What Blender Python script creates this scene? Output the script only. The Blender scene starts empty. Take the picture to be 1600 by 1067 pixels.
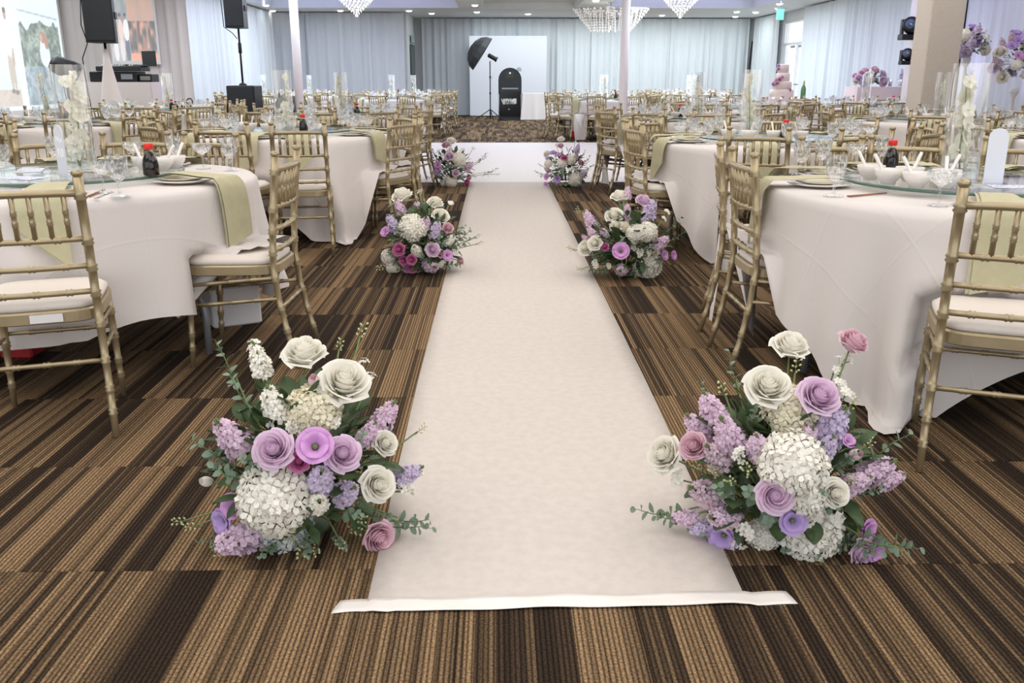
import bpy, bmesh, math, random
import numpy as np
from mathutils import Vector, Matrix, Euler

# ------------------------------------------------------------------ camera, world, lights, exposure
SC = bpy.context.scene
COL = SC.collection
R = math.radians
PI = math.pi
CAM_H = 1.19
PITCH, YAW = 16.417, 0.9617
cam_d = bpy.data.cameras.new('camera')
cam_d.sensor_width = 36.0
cam_d.lens = 31.5
cam_d.clip_start = 0.05
cam_d.clip_end = 200
cam = bpy.data.objects.new('camera', cam_d)
cam.location = (0, 0, CAM_H)
cam.rotation_euler = (R(90 - PITCH), 0, R(-YAW))
COL.objects.link(cam)
SC.camera = cam

world = bpy.data.worlds.new('world')
SC.world = world
world.use_nodes = True
wb = world.node_tree.nodes['Background']
wb.inputs[0].default_value = (0.93, 0.96, 1.0, 1)
wb.inputs[1].default_value = 1.7

SC.view_settings.view_transform = 'Standard'
SC.view_settings.look = 'None'
SC.view_settings.gamma = 1.0
SC.view_settings.use_curve_mapping = False
SC.view_settings.exposure = 0.08
SC.cycles.max_bounces = 7
SC.cycles.diffuse_bounces = 4
SC.cycles.glossy_bounces = 3
SC.cycles.transparent_max_bounces = 20
SC.cycles.caustics_reflective = False
SC.cycles.caustics_refractive = False


def area(name, loc, size, power, color, rot=(0, 0, 0), size_y=None, spread=PI):
    d = bpy.data.lights.new(name, 'AREA')
    d.energy = power
    d.color = color
    d.shape = 'RECTANGLE'
    d.size = size
    d.size_y = size_y or size
    d.spread = spread
    o = bpy.data.objects.new(name, d)
    o.location = loc
    o.rotation_euler = rot
    COL.objects.link(o)
    return o


WARM = (1.0, 0.95, 0.915)
NEUT = (1.0, 0.97, 0.94)
COOL = (0.88, 0.97, 1.0)
# soft lights standing in for recessed fittings, extra ones added to brighten the drapes
for i, (lx, ly, sx, sy, pw, c) in enumerate([
        (-3.0, 2.5, 3.5, 3.5, 74, WARM), (3.2, 2.5, 3.5, 3.5, 74, WARM), (0.1, 1.2, 2.0, 2.5, 32, WARM),
        (-3.4, 7.0, 3.5, 3.5, 72, WARM), (3.4, 7.0, 3.5, 3.5, 72, WARM), (0.1, 6.0, 2.0, 4.0, 40, WARM),
        (-4.0, 12.0, 4.0, 4.0, 78, NEUT), (4.2, 12.0, 4.0, 4.0, 78, NEUT), (0.3, 13.5, 3.0, 5.0, 26, NEUT),
        (-3.8, 18.5, 3.5, 4.5, 135, COOL), (4.5, 18.5, 3.5, 4.5, 150, COOL), (0.6, 20.5, 2.0, 4.5, 75, COOL),
        (-3.6, 23.5, 3.5, 3.0, 130, COOL), (5.2, 23.8, 3.6, 4.0, 205, COOL), (1.0, 26.0, 3.0, 2.0, 75, COOL),
        (5.0, 28.4, 5.5, 1.0, 92, COOL), (0.4, 28.4, 3.6, 1.0, 38, COOL), (-4.5, 26.0, 3.6, .6, 12, COOL),
        (-7.6, 14.5, 2.0, 5.0, 150, COOL), (-5.4, 22.6, 1.2, 4.5, 22, COOL)]):
    area('ceiling_area_light', (lx, ly, 2.97), sx, pw, c, size_y=sy)

# ------------------------------------------------------------------ helpers
random.seed(7)


class MB:
    """collects shapes; build() links them as ONE mesh object"""

    def __init__(s):
        s.v, s.f, s.m, s.sm = [], [], [], []

    def add(s, vs, fs, mi=0, smooth=True):
        b = len(s.v)
        s.v.extend([tuple(p) for p in vs])
        s.f.extend([tuple(b + i for i in q) for q in fs])
        s.m.extend([mi] * len(fs))
        s.sm.extend([smooth] * len(fs))
        return s

    def box(s, lo, hi, mi=0, M=None):
        x0, y0, z0 = lo
        x1, y1, z1 = hi
        vs = [(x0, y0, z0), (x1, y0, z0), (x1, y1, z0), (x0, y1, z0), (x0, y0, z1), (x1, y0, z1), (x1, y1, z1), (x0, y1, z1)]
        if M:
            vs = [M @ Vector(p) for p in vs]
        return s.add(vs, [(3, 2, 1, 0), (4, 5, 6, 7), (0, 1, 5, 4), (1, 2, 6, 5), (2, 3, 7, 6), (3, 0, 4, 7)], mi, False)

    def bbox(s, lo, hi, bev=0.01, mi=0, M=None):
        """box with chamfered vertical and horizontal edges"""
        x0, y0, z0 = lo
        x1, y1, z1 = hi
        rings = []
        for z, ins in ((z0, bev), (z0 + bev, 0), (z1 - bev, 0), (z1, bev)):
            b = bev
            a0, a1, c0, c1 = x0 + ins, x1 - ins, y0 + ins, y1 - ins
            rings.append([(a0 + b, c0, z), (a1 - b, c0, z), (a1, c0 + b, z), (a1, c1 - b, z), (a1 - b, c1, z), (a0 + b, c1, z), (a0, c1 - b, z), (a0, c0 + b, z)])
        vs = [p for r in rings for p in r]
        if M:
            vs = [M @ Vector(p) for p in vs]
        fs = []
        for k in range(3):
            for i in range(8):
                j = (i + 1) % 8
                fs.append((k * 8 + i, k * 8 + j, k * 8 + 8 + j, k * 8 + 8 + i))
        fs.append(tuple(range(7, -1, -1)))
        fs.append(tuple(range(24, 32)))
        return s.add(vs, fs, mi, False)

    def tube(s, pts, rad, n=8, mi=0, caps=True, smooth=True):
        pts = [Vector(p) for p in pts]
        k = len(pts)
        if not hasattr(rad, '__len__'):
            rad = [rad] * k
        vs, fs = [], []
        up = None
        for i in range(k):
            t = (pts[min(i + 1, k - 1)] - pts[max(i - 1, 0)])
            if t.length < 1e-9:
                t = Vector((0, 0, 1))
            t.normalize()
            if up is None:
                up = Vector((0, 0, 1)) if abs(t.z) < 0.9 else Vector((1, 0, 0))
            a = t.cross(up)
            if a.length < 1e-6:
                a = t.cross(Vector((0, 1, 0)))
            a.normalize()
            b = t.cross(a)
            up = -b if up.dot(-b) > 0 else b
            b = up - t * up.dot(t)
            b.normalize()
            a = b.cross(t)
            for j in range(n):
                an = 2 * PI * j / n
                vs.append(pts[i] + (a * math.cos(an) + b * math.sin(an)) * rad[i])
        for i in range(k - 1):
            for j in range(n):
                q = (j + 1) % n
                fs.append((i * n + j, i * n + q, (i + 1) * n + q, (i + 1) * n + j))
        if caps:
            fs.append(tuple(range(n - 1, -1, -1)))
            fs.append(tuple((k - 1) * n + j for j in range(n)))
        return s.add(vs, fs, mi, smooth)

    def lathe(s, prof, n=24, mi=0, c=(0, 0, 0), smooth=True, M=None, flute=0.0, caps=True):
        vs, fs = [], []
        for r, z in prof:
            for j in range(n):
                an = 2 * PI * j / n
                rr = r * (1 + (flute if j % 2 else 0))
                vs.append((c[0] + rr * math.cos(an), c[1] + rr * math.sin(an), c[2] + z))
        k = len(prof)
        for i in range(k - 1):
            for j in range(n):
                q = (j + 1) % n
                fs.append((i * n + j, i * n + q, (i + 1) * n + q, (i + 1) * n + j))
        if caps and prof[0][0] > 1e-4:
            fs.append(tuple(range(n - 1, -1, -1)))
        if caps and prof[-1][0] > 1e-4:
            fs.append(tuple((k - 1) * n + j for j in range(n)))
        if M:
            vs = [M @ Vector(p) for p in vs]
        return s.add(vs, fs, mi, smooth)

    def grid(s, fn, nu, nv, mi=0, smooth=True, wrap=False):
        vs = [fn(i / (nu if wrap else nu - 1), j / (nv - 1)) for j in range(nv) for i in range(nu)]
        fs = []
        for j in range(nv - 1):
            for i in range(nu if wrap else nu - 1):
                q = (i + 1) % nu
                fs.append((j * nu + i, j * nu + q, (j + 1) * nu + q, (j + 1) * nu + i))
        return s.add(vs, fs, mi, smooth)

    def merge(s, o, M=None, mi=None):
        vs = o.v if M is None else [M @ Vector(p) for p in o.v]
        b = len(s.v)
        s.v.extend([tuple(p) for p in vs])
        s.f.extend([tuple(b + i for i in q) for q in o.f])
        s.m.extend(o.m if mi is None else [mi] * len(o.f))
        s.sm.extend(o.sm)
        return s

    def mesh(s, name, mats):
        me = bpy.data.meshes.new(name)
        me.from_pydata(s.v, [], s.f)
        if not isinstance(mats, (list, tuple)):
            mats = [mats]
        for m in mats:
            me.materials.append(m)
        if len(mats) > 1:
            me.polygons.foreach_set('material_index', s.m)
        me.polygons.foreach_set('use_smooth', s.sm)
        me.update()
        return me

    def build(s, name, mats, parent=None, loc=None, rz=None):
        return link(name, s.mesh(name, mats), parent, loc, rz)


def link(name, me, parent=None, loc=None, rz=None):
    o = bpy.data.objects.new(name, me)
    COL.objects.link(o)
    if parent is not None:
        o.parent = parent
    if loc is not None:
        o.location = loc
    if rz is not None:
        o.rotation_euler = (0, 0, rz)
    return o


def tag(o, label, cat, group=None, kind=None):
    o['label'] = label
    if cat:
        o['category'] = cat
    if group:
        o['group'] = group
    if kind:
        o['kind'] = kind
    return o


def empty(name, loc=(0, 0, 0), rz=0.0):
    o = bpy.data.objects.new(name, None)
    o.empty_display_size = 0.1
    o.location = loc
    o.rotation_euler = (0, 0, rz)
    COL.objects.link(o)
    return o


def struct(o, label=None):
    o['kind'] = 'structure'
    if label:
        o['label'] = label
    return o


def copy_tree(o, parent=None):
    c = o.copy()
    COL.objects.link(c)
    c.parent = parent
    for ch in o.children:
        copy_tree(ch, c)
    return c


class Proto:
    """a thing built once, then copied; the first use takes the original"""

    def __init__(s, root):
        s.root, s.used = root, False

    def place(s, loc, rz=0.0, rot=None, scale=None):
        if s.used:
            o = copy_tree(s.root)
        else:
            o = s.root
            s.used = True
        o.location = loc
        o.rotation_euler = rot if rot else (0, 0, rz)
        if scale:
            o.scale = (scale,) * 3
        return o


_cp, _sp = math.cos(R(PITCH)), math.sin(R(PITCH))
_cy, _sy = math.cos(R(YAW)), math.sin(R(YAW))


def in_view(x, y, z, pad=0.25):
    """leave out repeats that lie wholly outside the photograph's frame"""
    dz = z - CAM_H
    f = x * _sy * _cp + y * _cy * _cp - dz * _sp
    if f < 0.3:
        return False
    rr = x * _cy - y * _sy
    u = (x * _sy + y * _cy) * _sp + dz * _cp
    hw, hh = f * 800 / 1400 + pad, f * 533.5 / 1400 + pad
    return abs(rr) < hw and abs(u) < hh


# ------------------------------------------------------------------ materials
MAT = {}


def lin(c):
    return tuple(((v / 12.92) if v <= 0.04045 else ((v + 0.055) / 1.055) ** 2.4) for v in c)


def rgb(r, g, b):
    return lin((r / 255, g / 255, b / 255)) + (1.0,)


def mat(name, col, rough=0.6, metal=0.0, spec=0.5, noise=None, bump=None, emit=None, sheen=0.0, trans=0.0, sub=0.0):
    m = bpy.data.materials.new(name)
    m.use_nodes = True
    nt = m.node_tree
    b = nt.nodes['Principled BSDF']
    b.inputs['Base Color'].default_value = col
    b.inputs['Roughness'].default_value = rough
    b.inputs['Metallic'].default_value = metal
    b.inputs['Specular IOR Level'].default_value = spec
    if sheen:
        b.inputs['Sheen Weight'].default_value = sheen
    if trans:
        b.inputs['Transmission Weight'].default_value = trans
    if emit:
        b.inputs['Emission Color'].default_value = emit[0]
        b.inputs['Emission Strength'].default_value = emit[1]
    tc = None
    if noise or bump:
        tc = nt.nodes.new('ShaderNodeTexCoord')
    if noise:
        sc, col2, amt = noise
        n = nt.nodes.new('ShaderNodeTexNoise')
        n.inputs['Scale'].default_value = sc
        n.inputs['Detail'].default_value = 3
        nt.links.new(tc.outputs['Object'], n.inputs['Vector'])
        mr = nt.nodes.new('ShaderNodeMapRange')
        mr.inputs[1].default_value = 0.35
        mr.inputs[2].default_value = 0.65
        mr.inputs[4].default_value = amt
        nt.links.new(n.outputs['Fac'], mr.inputs[0])
        mx = nt.nodes.new('ShaderNodeMix')
        mx.data_type = 'RGBA'
        mx.inputs['A'].default_value = col
        mx.inputs['B'].default_value = col2
        nt.links.new(mr.outputs[0], mx.inputs['Factor'])
        nt.links.new(mx.outputs['Result'], b.inputs['Base Color'])
    if bump:
        sc, st = bump
        n = nt.nodes.new('ShaderNodeTexNoise')
        n.inputs['Scale'].default_value = sc
        n.inputs['Detail'].default_value = 4
        nt.links.new(tc.outputs['Object'], n.inputs['Vector'])
        bp = nt.nodes.new('ShaderNodeBump')
        bp.inputs['Strength'].default_value = st
        bp.inputs['Distance'].default_value = 0.01
        nt.links.new(n.outputs['Fac'], bp.inputs['Height'])
        nt.links.new(bp.outputs['Normal'], b.inputs['Normal'])
    MAT[name] = m
    return m


def glass(name, tint, refl=0.14, rough=0.02, facets=0.0):
    """thin clear glass: see-through with reflections that grow at grazing angles"""
    m = bpy.data.materials.new(name)
    m.use_nodes = True
    nt = m.node_tree
    nt.nodes.clear()
    out = nt.nodes.new('ShaderNodeOutputMaterial')
    t = nt.nodes.new('ShaderNodeBsdfTransparent')
    t.inputs[0].default_value = tint
    g = nt.nodes.new('ShaderNodeBsdfGlossy')
    g.inputs['Color'].default_value = (1, 1, 1, 1)
    g.inputs['Roughness'].default_value = rough
    lw = nt.nodes.new('ShaderNodeLayerWeight')
    lw.inputs['Blend'].default_value = 0.35
    mr = nt.nodes.new('ShaderNodeMapRange')
    mr.inputs[3].default_value = refl * 0.45
    mr.inputs[4].default_value = min(0.9, refl * 4.5)
    nt.links.new(lw.outputs['Facing'], mr.inputs[0])
    mx = nt.nodes.new('ShaderNodeMixShader')
    nt.links.new(mr.outputs[0], mx.inputs[0])
    nt.links.new(t.outputs[0], mx.inputs[1])
    nt.links.new(g.outputs[0], mx.inputs[2])
    if facets:
        tc = nt.nodes.new('ShaderNodeTexCoord')
        w = nt.nodes.new('ShaderNodeTexVoronoi')
        w.inputs['Scale'].default_value = facets
        mp = nt.nodes.new('ShaderNodeMapping')
        mp.inputs['Scale'].default_value = (1, 1, 0.35)
        nt.links.new(tc.outputs['Object'], mp.inputs[0])
        nt.links.new(mp.outputs[0], w.inputs['Vector'])
        bp = nt.nodes.new('ShaderNodeBump')
        bp.inputs['Strength'].default_value = 0.9
        bp.inputs['Distance'].default_value = 0.012
        nt.links.new(w.outputs['Distance'], bp.inputs['Height'])
        nt.links.new(bp.outputs['Normal'], g.inputs['Normal'])
        nt.links.new(bp.outputs['Normal'], lw.inputs['Normal'])
    nt.links.new(mx.outputs[0], out.inputs[0])
    MAT[name] = m
    return m


def petal(name, c1, c2, tr=.20):
    m = mat(name, c1, 0.55, spec=0.2, noise=(40, c2, 0.9))
    nt = m.node_tree
    pb = nt.nodes['Principled BSDF']
    t = nt.nodes.new('ShaderNodeBsdfTranslucent')
    src = pb.inputs['Base Color'].links[0].from_socket
    nt.links.new(src, t.inputs['Color'])
    mx = nt.nodes.new('ShaderNodeMixShader')
    mx.inputs[0].default_value = tr
    nt.links.new(pb.outputs[0], mx.inputs[1])
    nt.links.new(t.outputs[0], mx.inputs[2])
    nt.links.new(mx.outputs[0], nt.nodes['Material Output'].inputs['Surface'])
    return m


GOLD = mat('champagne_gold', rgb(178, 162, 130), 0.36, 0.6, noise=(18, rgb(164, 148, 117), 0.5))
CUSH = mat('ivory_cushion', rgb(232, 222, 212), 0.75, sheen=0.15, bump=(120, 0.05))
CLOTH = mat('white_linen', rgb(226, 219, 215), 0.85, sheen=0.1, bump=(9, 0.25))
def iron_creases(m):
    nt = m.node_tree
    uv = nt.nodes.new('ShaderNodeUVMap')
    uv.uv_map = 'flat_cloth'
    sp_ = nt.nodes.new('ShaderNodeSeparateXYZ')
    nt.links.new(uv.outputs[0], sp_.inputs[0])
    hs = []
    for k in (0, 1):
        n1 = nt.nodes.new('ShaderNodeMath')
        n1.operation = 'PINGPONG'
        n1.inputs[1].default_value = .165
        nt.links.new(sp_.outputs[k], n1.inputs[0])
        mr = nt.nodes.new('ShaderNodeMapRange')
        mr.interpolation_type = 'SMOOTHSTEP'
        mr.inputs[1].default_value = 0.0
        mr.inputs[2].default_value = .010
        mr.inputs[3].default_value = 1.0
        mr.inputs[4].default_value = 0.0
        nt.links.new(n1.outputs[0], mr.inputs[0])
        hs.append(mr.outputs[0])
    ad = nt.nodes.new('ShaderNodeMath')
    ad.operation = 'ADD'
    nt.links.new(hs[0], ad.inputs[0])
    nt.links.new(hs[1], ad.inputs[1])
    old = [n for n in nt.nodes if n.type == 'BUMP'][0]
    bp = nt.nodes.new('ShaderNodeBump')
    bp.inputs['Strength'].default_value = .16
    bp.inputs['Distance'].default_value = .005
    nt.links.new(ad.outputs[0], bp.inputs['Height'])
    nt.links.new(old.outputs['Normal'], bp.inputs['Normal'])
    nt.links.new(bp.outputs['Normal'], nt.nodes['Principled BSDF'].inputs['Normal'])


iron_creases(CLOTH)
PINKCLOTH = mat('blush_linen', rgb(238, 220, 218), 0.8, bump=(9, 0.2))
SAGE = mat('sage_napkin', rgb(197, 191, 158), 0.85, noise=(25, rgb(186, 181, 147), 0.6), bump=(300, 0.06))
CHINA = mat('white_china', rgb(240, 235, 230), 0.18)
PLATEC = mat('gold_rim_plate', rgb(214, 203, 170), 0.25, 0.3)
STEEL = mat('steel', rgb(205, 200, 195), 0.2, 1.0)
GREYMETAL = mat('grey_metal', rgb(150, 152, 158), 0.4, 0.4)
TABLEWOOD = mat('table_board', rgb(120, 100, 80), 0.7)
BLACK = mat('black_plastic', rgb(15, 16, 18), 0.5)
BLACKGL = mat('black_gloss', rgb(14, 16, 19), 0.12)
DARKCLOTH = mat('black_cloth', rgb(22, 23, 26), 0.9, bump=(20, 0.5))
GREYPL = mat('charcoal_plastic', rgb(33, 36, 40), 0.5)
SOY = mat('soy_sauce', rgb(22, 10, 10), 0.08)
REDCAP = mat('red_plastic', rgb(225, 40, 30), 0.35)
WHITEPL = mat('white_plastic', rgb(232, 230, 230), 0.5)
WALLM = mat('white_paint', rgb(226, 228, 230), 0.8, noise=(3, rgb(218, 221, 224), 0.6))
CEILM = mat('ceiling_paint', rgb(240, 246, 247), 0.85, noise=(4, rgb(235, 241, 243), 0.6))
PILLARM = mat('beige_stucco', rgb(220, 207, 192), 0.9, noise=(120, rgb(232, 221, 208), 1.0), bump=(220, 0.8))
COLM = mat('white_column', rgb(238, 230, 228), 0.6)
DRAPE = mat('white_voile', rgb(222, 228, 232), 0.8, sheen=0.2, bump=(6, 0.1))
DRAPEGREY = mat('grey_voile', rgb(196, 200, 206), 0.8, sheen=0.2, bump=(6, 0.1))
DRAPECREAM = mat('cream_voile', rgb(220, 210, 206), 0.8, sheen=0.2, bump=(6, 0.1))
RUNNER = mat('felt_runner', rgb(216, 207, 199), 0.95, noise=(30, rgb(206, 196, 187), 0.6), bump=(160, 0.15))
TAPE = mat('glossy_tape', rgb(240, 234, 228), 0.25, bump=(18, 0.35))
DANCE = mat('white_vinyl', rgb(218, 208, 206), 0.42, bump=(3, 0.05))
GLASS = glass('clear_glass', (0.985, 0.99, 0.99, 1), 0.055)
CUT = glass('cut_glass', (0.955, 0.96, 0.965, 1), 0.15, 0.04, facets=90)
SUSAN = glass('green_glass', (0.97, 0.987, 0.98, 1), 0.10)
SUSANEDGE = mat('glass_edge', rgb(74, 104, 92), 0.08, spec=0.8)
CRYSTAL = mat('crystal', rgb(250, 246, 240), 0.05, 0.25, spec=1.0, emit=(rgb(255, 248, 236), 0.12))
FROST = mat('frosted_acrylic', rgb(222, 226, 234), 0.35)
STEM = mat('stem_green', rgb(112, 132, 78), 0.6)
LEAF = mat('leaf_green', rgb(84, 104, 66), 0.55, noise=(30, rgb(62, 82, 52), 0.8))
EUC = mat('eucalyptus_leaf', rgb(132, 152, 132), 0.6, noise=(25, rgb(106, 128, 106), 0.9))
GBUD = mat('pale_green_bud', rgb(206, 208, 158), 0.55)
P_WHITE = petal('petal_white', rgb(255, 253, 245), rgb(254, 250, 238))
P_CREAM = petal('petal_cream', rgb(246, 240, 220), rgb(238, 232, 204))
P_BLUE = petal('petal_pale_blue', rgb(236, 238, 236), rgb(224, 230, 228))
P_LILAC = petal('petal_lilac', rgb(243, 221, 239), rgb(236, 208, 231))
P_PINK = petal('petal_pink', rgb(243, 214, 222), rgb(236, 198, 212))
P_MAGENTA = petal('petal_magenta', rgb(232, 152, 196), rgb(218, 126, 180))
P_ORCHIDL = petal('petal_orchid_lilac', rgb(233, 184, 233), rgb(222, 160, 224))
P_VIOLET = petal('petal_violet', rgb(208, 182, 232), rgb(190, 158, 222))
P_STOCKL = petal('petal_stock_lilac', rgb(242, 222, 236), rgb(232, 202, 226))
P_STOCKV = petal('petal_stock_lavender', rgb(232, 220, 240), rgb(216, 200, 232))
P_STOCKM = petal('petal_stock_mauve', rgb(232, 212, 222), rgb(214, 188, 202))
P_ORCHID = petal('petal_orchid_cream', rgb(252, 249, 238), rgb(247, 243, 224))


def carpet_material():
    m = bpy.data.materials.new('striped_carpet')
    m.use_nodes = True
    nt = m.node_tree
    N, L = nt.nodes, nt.links
    b = N['Principled BSDF']
    b.inputs['Roughness'].default_value = 0.95
    b.inputs['Specular IOR Level'].default_value = 0.15

    def math_(op, a, bb=None, c=None):
        n = N.new('ShaderNodeMath')
        n.operation = op
        for i, v in enumerate((a, bb, c)):
            if v is None:
                continue
            if isinstance(v, (int, float)):
                n.inputs[i].default_value = v
            else:
                L.new(v, n.inputs[i])
        return n.outputs[0]

    geo = N.new('ShaderNodeNewGeometry')
    sep = N.new('ShaderNodeSeparateXYZ')
    L.new(geo.outputs['Position'], sep.inputs[0])
    X, Y = sep.outputs[0], sep.outputs[1]
    row = math_('FLOOR', math_('DIVIDE', math_('SUBTRACT', Y, 2.015), 0.634))
    colm = math_('FLOOR', math_('DIVIDE', math_('ADD', X, 0.317), 0.634))

    def wn(dim, *ins):
        n = N.new('ShaderNodeTexWhiteNoise')
        n.noise_dimensions = dim
        if dim == '1D':
            L.new(ins[0], n.inputs['W'])
        else:
            cb = N.new('ShaderNodeCombineXYZ')
            for i, v in enumerate(ins):
                if isinstance(v, (int, float)):
                    cb.inputs[i].default_value = v
                else:
                    L.new(v, cb.inputs[i])
            L.new(cb.outputs[0], n.inputs['Vector'])
        return n.outputs['Value']

    tile = wn('3D', row, colm, 3.7)
    off = math_('MULTIPLY', tile, 40.0)

    def bands(scale, add):
        v = N.new('ShaderNodeTexVoronoi')
        v.voronoi_dimensions = '1D'
        v.inputs['Scale'].default_value = 1.0
        w = math_('ADD', math_('MULTIPLY', X, scale), math_('ADD', off, add))
        L.new(w, v.inputs['W'])
        s2 = N.new('ShaderNodeSeparateColor')
        L.new(v.outputs['Color'], s2.inputs[0])
        return s2.outputs[0]

    b1 = bands(11.0, 0.0)
    b2 = bands(46.0, 11.3)
    rib_i = math_('FLOOR', math_('DIVIDE', X, 0.0115))
    rib_r = wn('3D', rib_i, row, colm)
    rib_f = math_('FRACT', math_('DIVIDE', X, 0.0115))
    groove = math_('SMOOTH_MIN', math_('MULTIPLY', math_('ABSOLUTE', math_('SUBTRACT', rib_f, 0.5)), 2.0), 1.0, 0.1)
    # band brightness
    v = math_('ADD', math_('MULTIPLY', b1, 0.48), math_('ADD', math_('MULTIPLY', b2, 0.30), math_('MULTIPLY', rib_r, 0.26)))
    ramp = N.new('ShaderNodeMapRange')
    ramp.interpolation_type = 'SMOOTHSTEP'
    ramp.inputs[1].default_value = 0.26
    ramp.inputs[2].default_value = 0.80
    L.new(v, ramp.inputs[0])
    noi = N.new('ShaderNodeTexNoise')
    noi.inputs['Scale'].default_value = 170
    noi.inputs['Detail'].default_value = 2
    L.new(geo.outputs['Position'], noi.inputs['Vector'])
    spk = N.new('ShaderNodeMapRange')
    spk.inputs[1].default_value = 0.3
    spk.inputs[2].default_value = 0.7
    spk.inputs[3].default_value = 0.45
    spk.inputs[4].default_value = 1.45
    L.new(noi.outputs['Fac'], spk.inputs[0])
    gm = N.new('ShaderNodeMapRange')
    gm.inputs[1].default_value = 0.3
    gm.inputs[2].default_value = 0.95
    gm.inputs[3].default_value = 1.15
    gm.inputs[4].default_value = 0.26
    L.new(groove, gm.inputs[0])
    mx = N.new('ShaderNodeMix')
    mx.data_type = 'RGBA'
    mx.inputs['A'].default_value = rgb(54, 42, 32)
    mx.inputs['B'].default_value = rgb(152, 124, 92)
    L.new(ramp.outputs[0], mx.inputs['Factor'])
    k = math_('MULTIPLY', spk.outputs[0], gm.outputs[0])
    ml = N.new('ShaderNodeVectorMath')
    ml.operation = 'SCALE'
    L.new(mx.outputs['Result'], ml.inputs[0])
    L.new(k, ml.inputs['Scale'])
    L.new(ml.outputs[0], b.inputs['Base Color'])
    bp = N.new('ShaderNodeBump')
    bp.inputs['Strength'].default_value = 0.5
    bp.inputs['Distance'].default_value = 0.004
    L.new(k, bp.inputs['Height'])
    L.new(bp.outputs['Normal'], b.inputs['Normal'])
    MAT['striped_carpet'] = m
    return m


CARPET = carpet_material()

# ------------------------------------------------------------------ the room
fl = MB().box((-9.3, -3.0, -0.20), (8.4, 30.2, -0.004)).build('floor', CARPET)
struct(fl, 'brown striped carpet floor of the banquet hall')
TP, TY0 = 0.634, 2.015
tile_me = MB().bbox((-TP / 2 + .0008, -TP / 2 + .0008, -0.006), (TP / 2 - .0008, TP / 2 - .0008, 0.0), 0.0012).mesh('carpet_tile', CARPET)
for r in range(-2, 14):
    y = TY0 + (r + .5) * TP
    if y + TP / 2 > 10.70:
        continue
    for c in range(-6, 7):
        x = c * TP
        if in_view(x, y, 0, 0.3):
            link('carpet_tile', tile_me, fl, (x, y, 0))

dance = MB().bbox((-3.4, 10.69, -0.003), (2.9, 17.4, 0.004), 0.003).build('dance_floor', DANCE)
tag(dance, 'glossy white vinyl dance floor beyond the aisle runner', 'dance floor')
# seams between the vinyl sheets
for sx in (-1.55, 0.35, 2.05):
    MB().box((sx - .003, 10.70, 0.0035), (sx + .003, 17.39, 0.0046)).build('seam', mat('seam_white', rgb(220, 212, 210), 0.4) if 'seam_white' not in MAT else MAT['seam_white'], dance)

rb = MB()
runner_pts = [(1.86, -.310, .586), (2.6, -.318, .596), (3.43, -.325, .604), (6.5, -.324, .603), (10.72, -.322, .600)]
vs, fs = [], []
rows = []
for i in range(len(runner_pts) - 1):
    a, b_ = runner_pts[i], runner_pts[i + 1]
    n = max(2, int((b_[0] - a[0]) / 0.12))
    for k in range(n):
        t = k / n
        rows.append(tuple(a[j] + (b_[j] - a[j]) * t for j in range(3)))
rows.append(runner_pts[-1])
rng = random.Random(3)
NU = 13
for y, x0, x1 in rows:
    for i in range(NU):
        t = i / (NU - 1)
        z = 0.0032 + 0.0012 * math.sin(y * 9 + t * 5) * math.sin(t * 9 + y * 2) + (0.0012 if i in (0, NU - 1) else 0)
        vs.append((x0 + (x1 - x0) * t, y, z))
base = len(vs)
for y, x0, x1 in rows:
    vs.append((x0, y, 0.0003))
    vs.append((x1, y, 0.0003))
for j in range(len(rows) - 1):
    for i in range(NU - 1):
        fs.append((j * NU + i, j * NU + i + 1, (j + 1) * NU + i + 1, (j + 1) * NU + i))
    fs.append((base + 2 * j, j * NU, (j + 1) * NU, base + 2 * j + 2))
    fs.append((j * NU + NU - 1, base + 2 * j + 1, base + 2 * j + 3, (j + 1) * NU + NU - 1))
rb.add(vs, fs)
tag(rb.build('aisle_runner', RUNNER), 'long off-white felt aisle runner down the middle of the carpet', 'aisle runner')


def tape_pt(u, v):
    x = -.383 + 1.081 * u
    y = 1.842 + .022 * u + (v - .5) * .054 + .0025 * math.sin(u * 17) + (.004 * math.sin(u * 40) if u < .12 or u > .88 else 0)
    e = min(u, 1 - u)
    z = .0062 + .0012 * math.sin(u * 31 + v * 4) + (.004 if .05 < u < .10 else 0) * math.sin(v * PI) - (0.004 if (u < .075 or u > .90) else 0)
    return (x + (.012 * (v - .4) if u < .01 else 0) + (-.012 * (v - .5) if u > .99 else 0), y, z)


tp = MB().grid(tape_pt, 61, 5)
tape_me = tp.build('floor_tape', TAPE)
tape_me.modifiers.new('thickness', 'SOLIDIFY').thickness = 0.0008
tag(tape_me, 'shiny white tape strip holding down the near end of the runner', 'tape')

CH = 3.0


def wall(name, lo, hi):
    return struct(MB().box(lo, hi).build(name, WALLM))


wall('wall_left', (-9.5, -3, -.2), (-9.3, 19.9, 3.4))
wall('wall_left_jog', (-9.5, 19.9, -.2), (-6.6, 20.1, 3.4))
wall('wall_left_far', (-6.8, 20.1, -.2), (-6.6, 27.6, 3.4))
wall('wall_back_left', (-6.8, 27.6, -.2), (-2.6, 27.8, 3.4))
wall('wall_back_jog', (-2.75, 27.8, -.2), (-2.6, 30.2, 3.4))
wall('wall_back', (-2.75, 30.2, -.2), (8.7, 30.4, 3.4))
DOOR_Y0, DOOR_Y1 = 25.2, 27.6
wr = MB().box((8.4, -3, -.2), (8.6, DOOR_Y0, 3.4)).box((8.4, DOOR_Y1, -.2), (8.6, 30.3, 3.4)).box((8.4, DOOR_Y0, 2.75), (8.6, DOOR_Y1, 3.4))
struct(wr.build('wall_right', WALLM))

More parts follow.
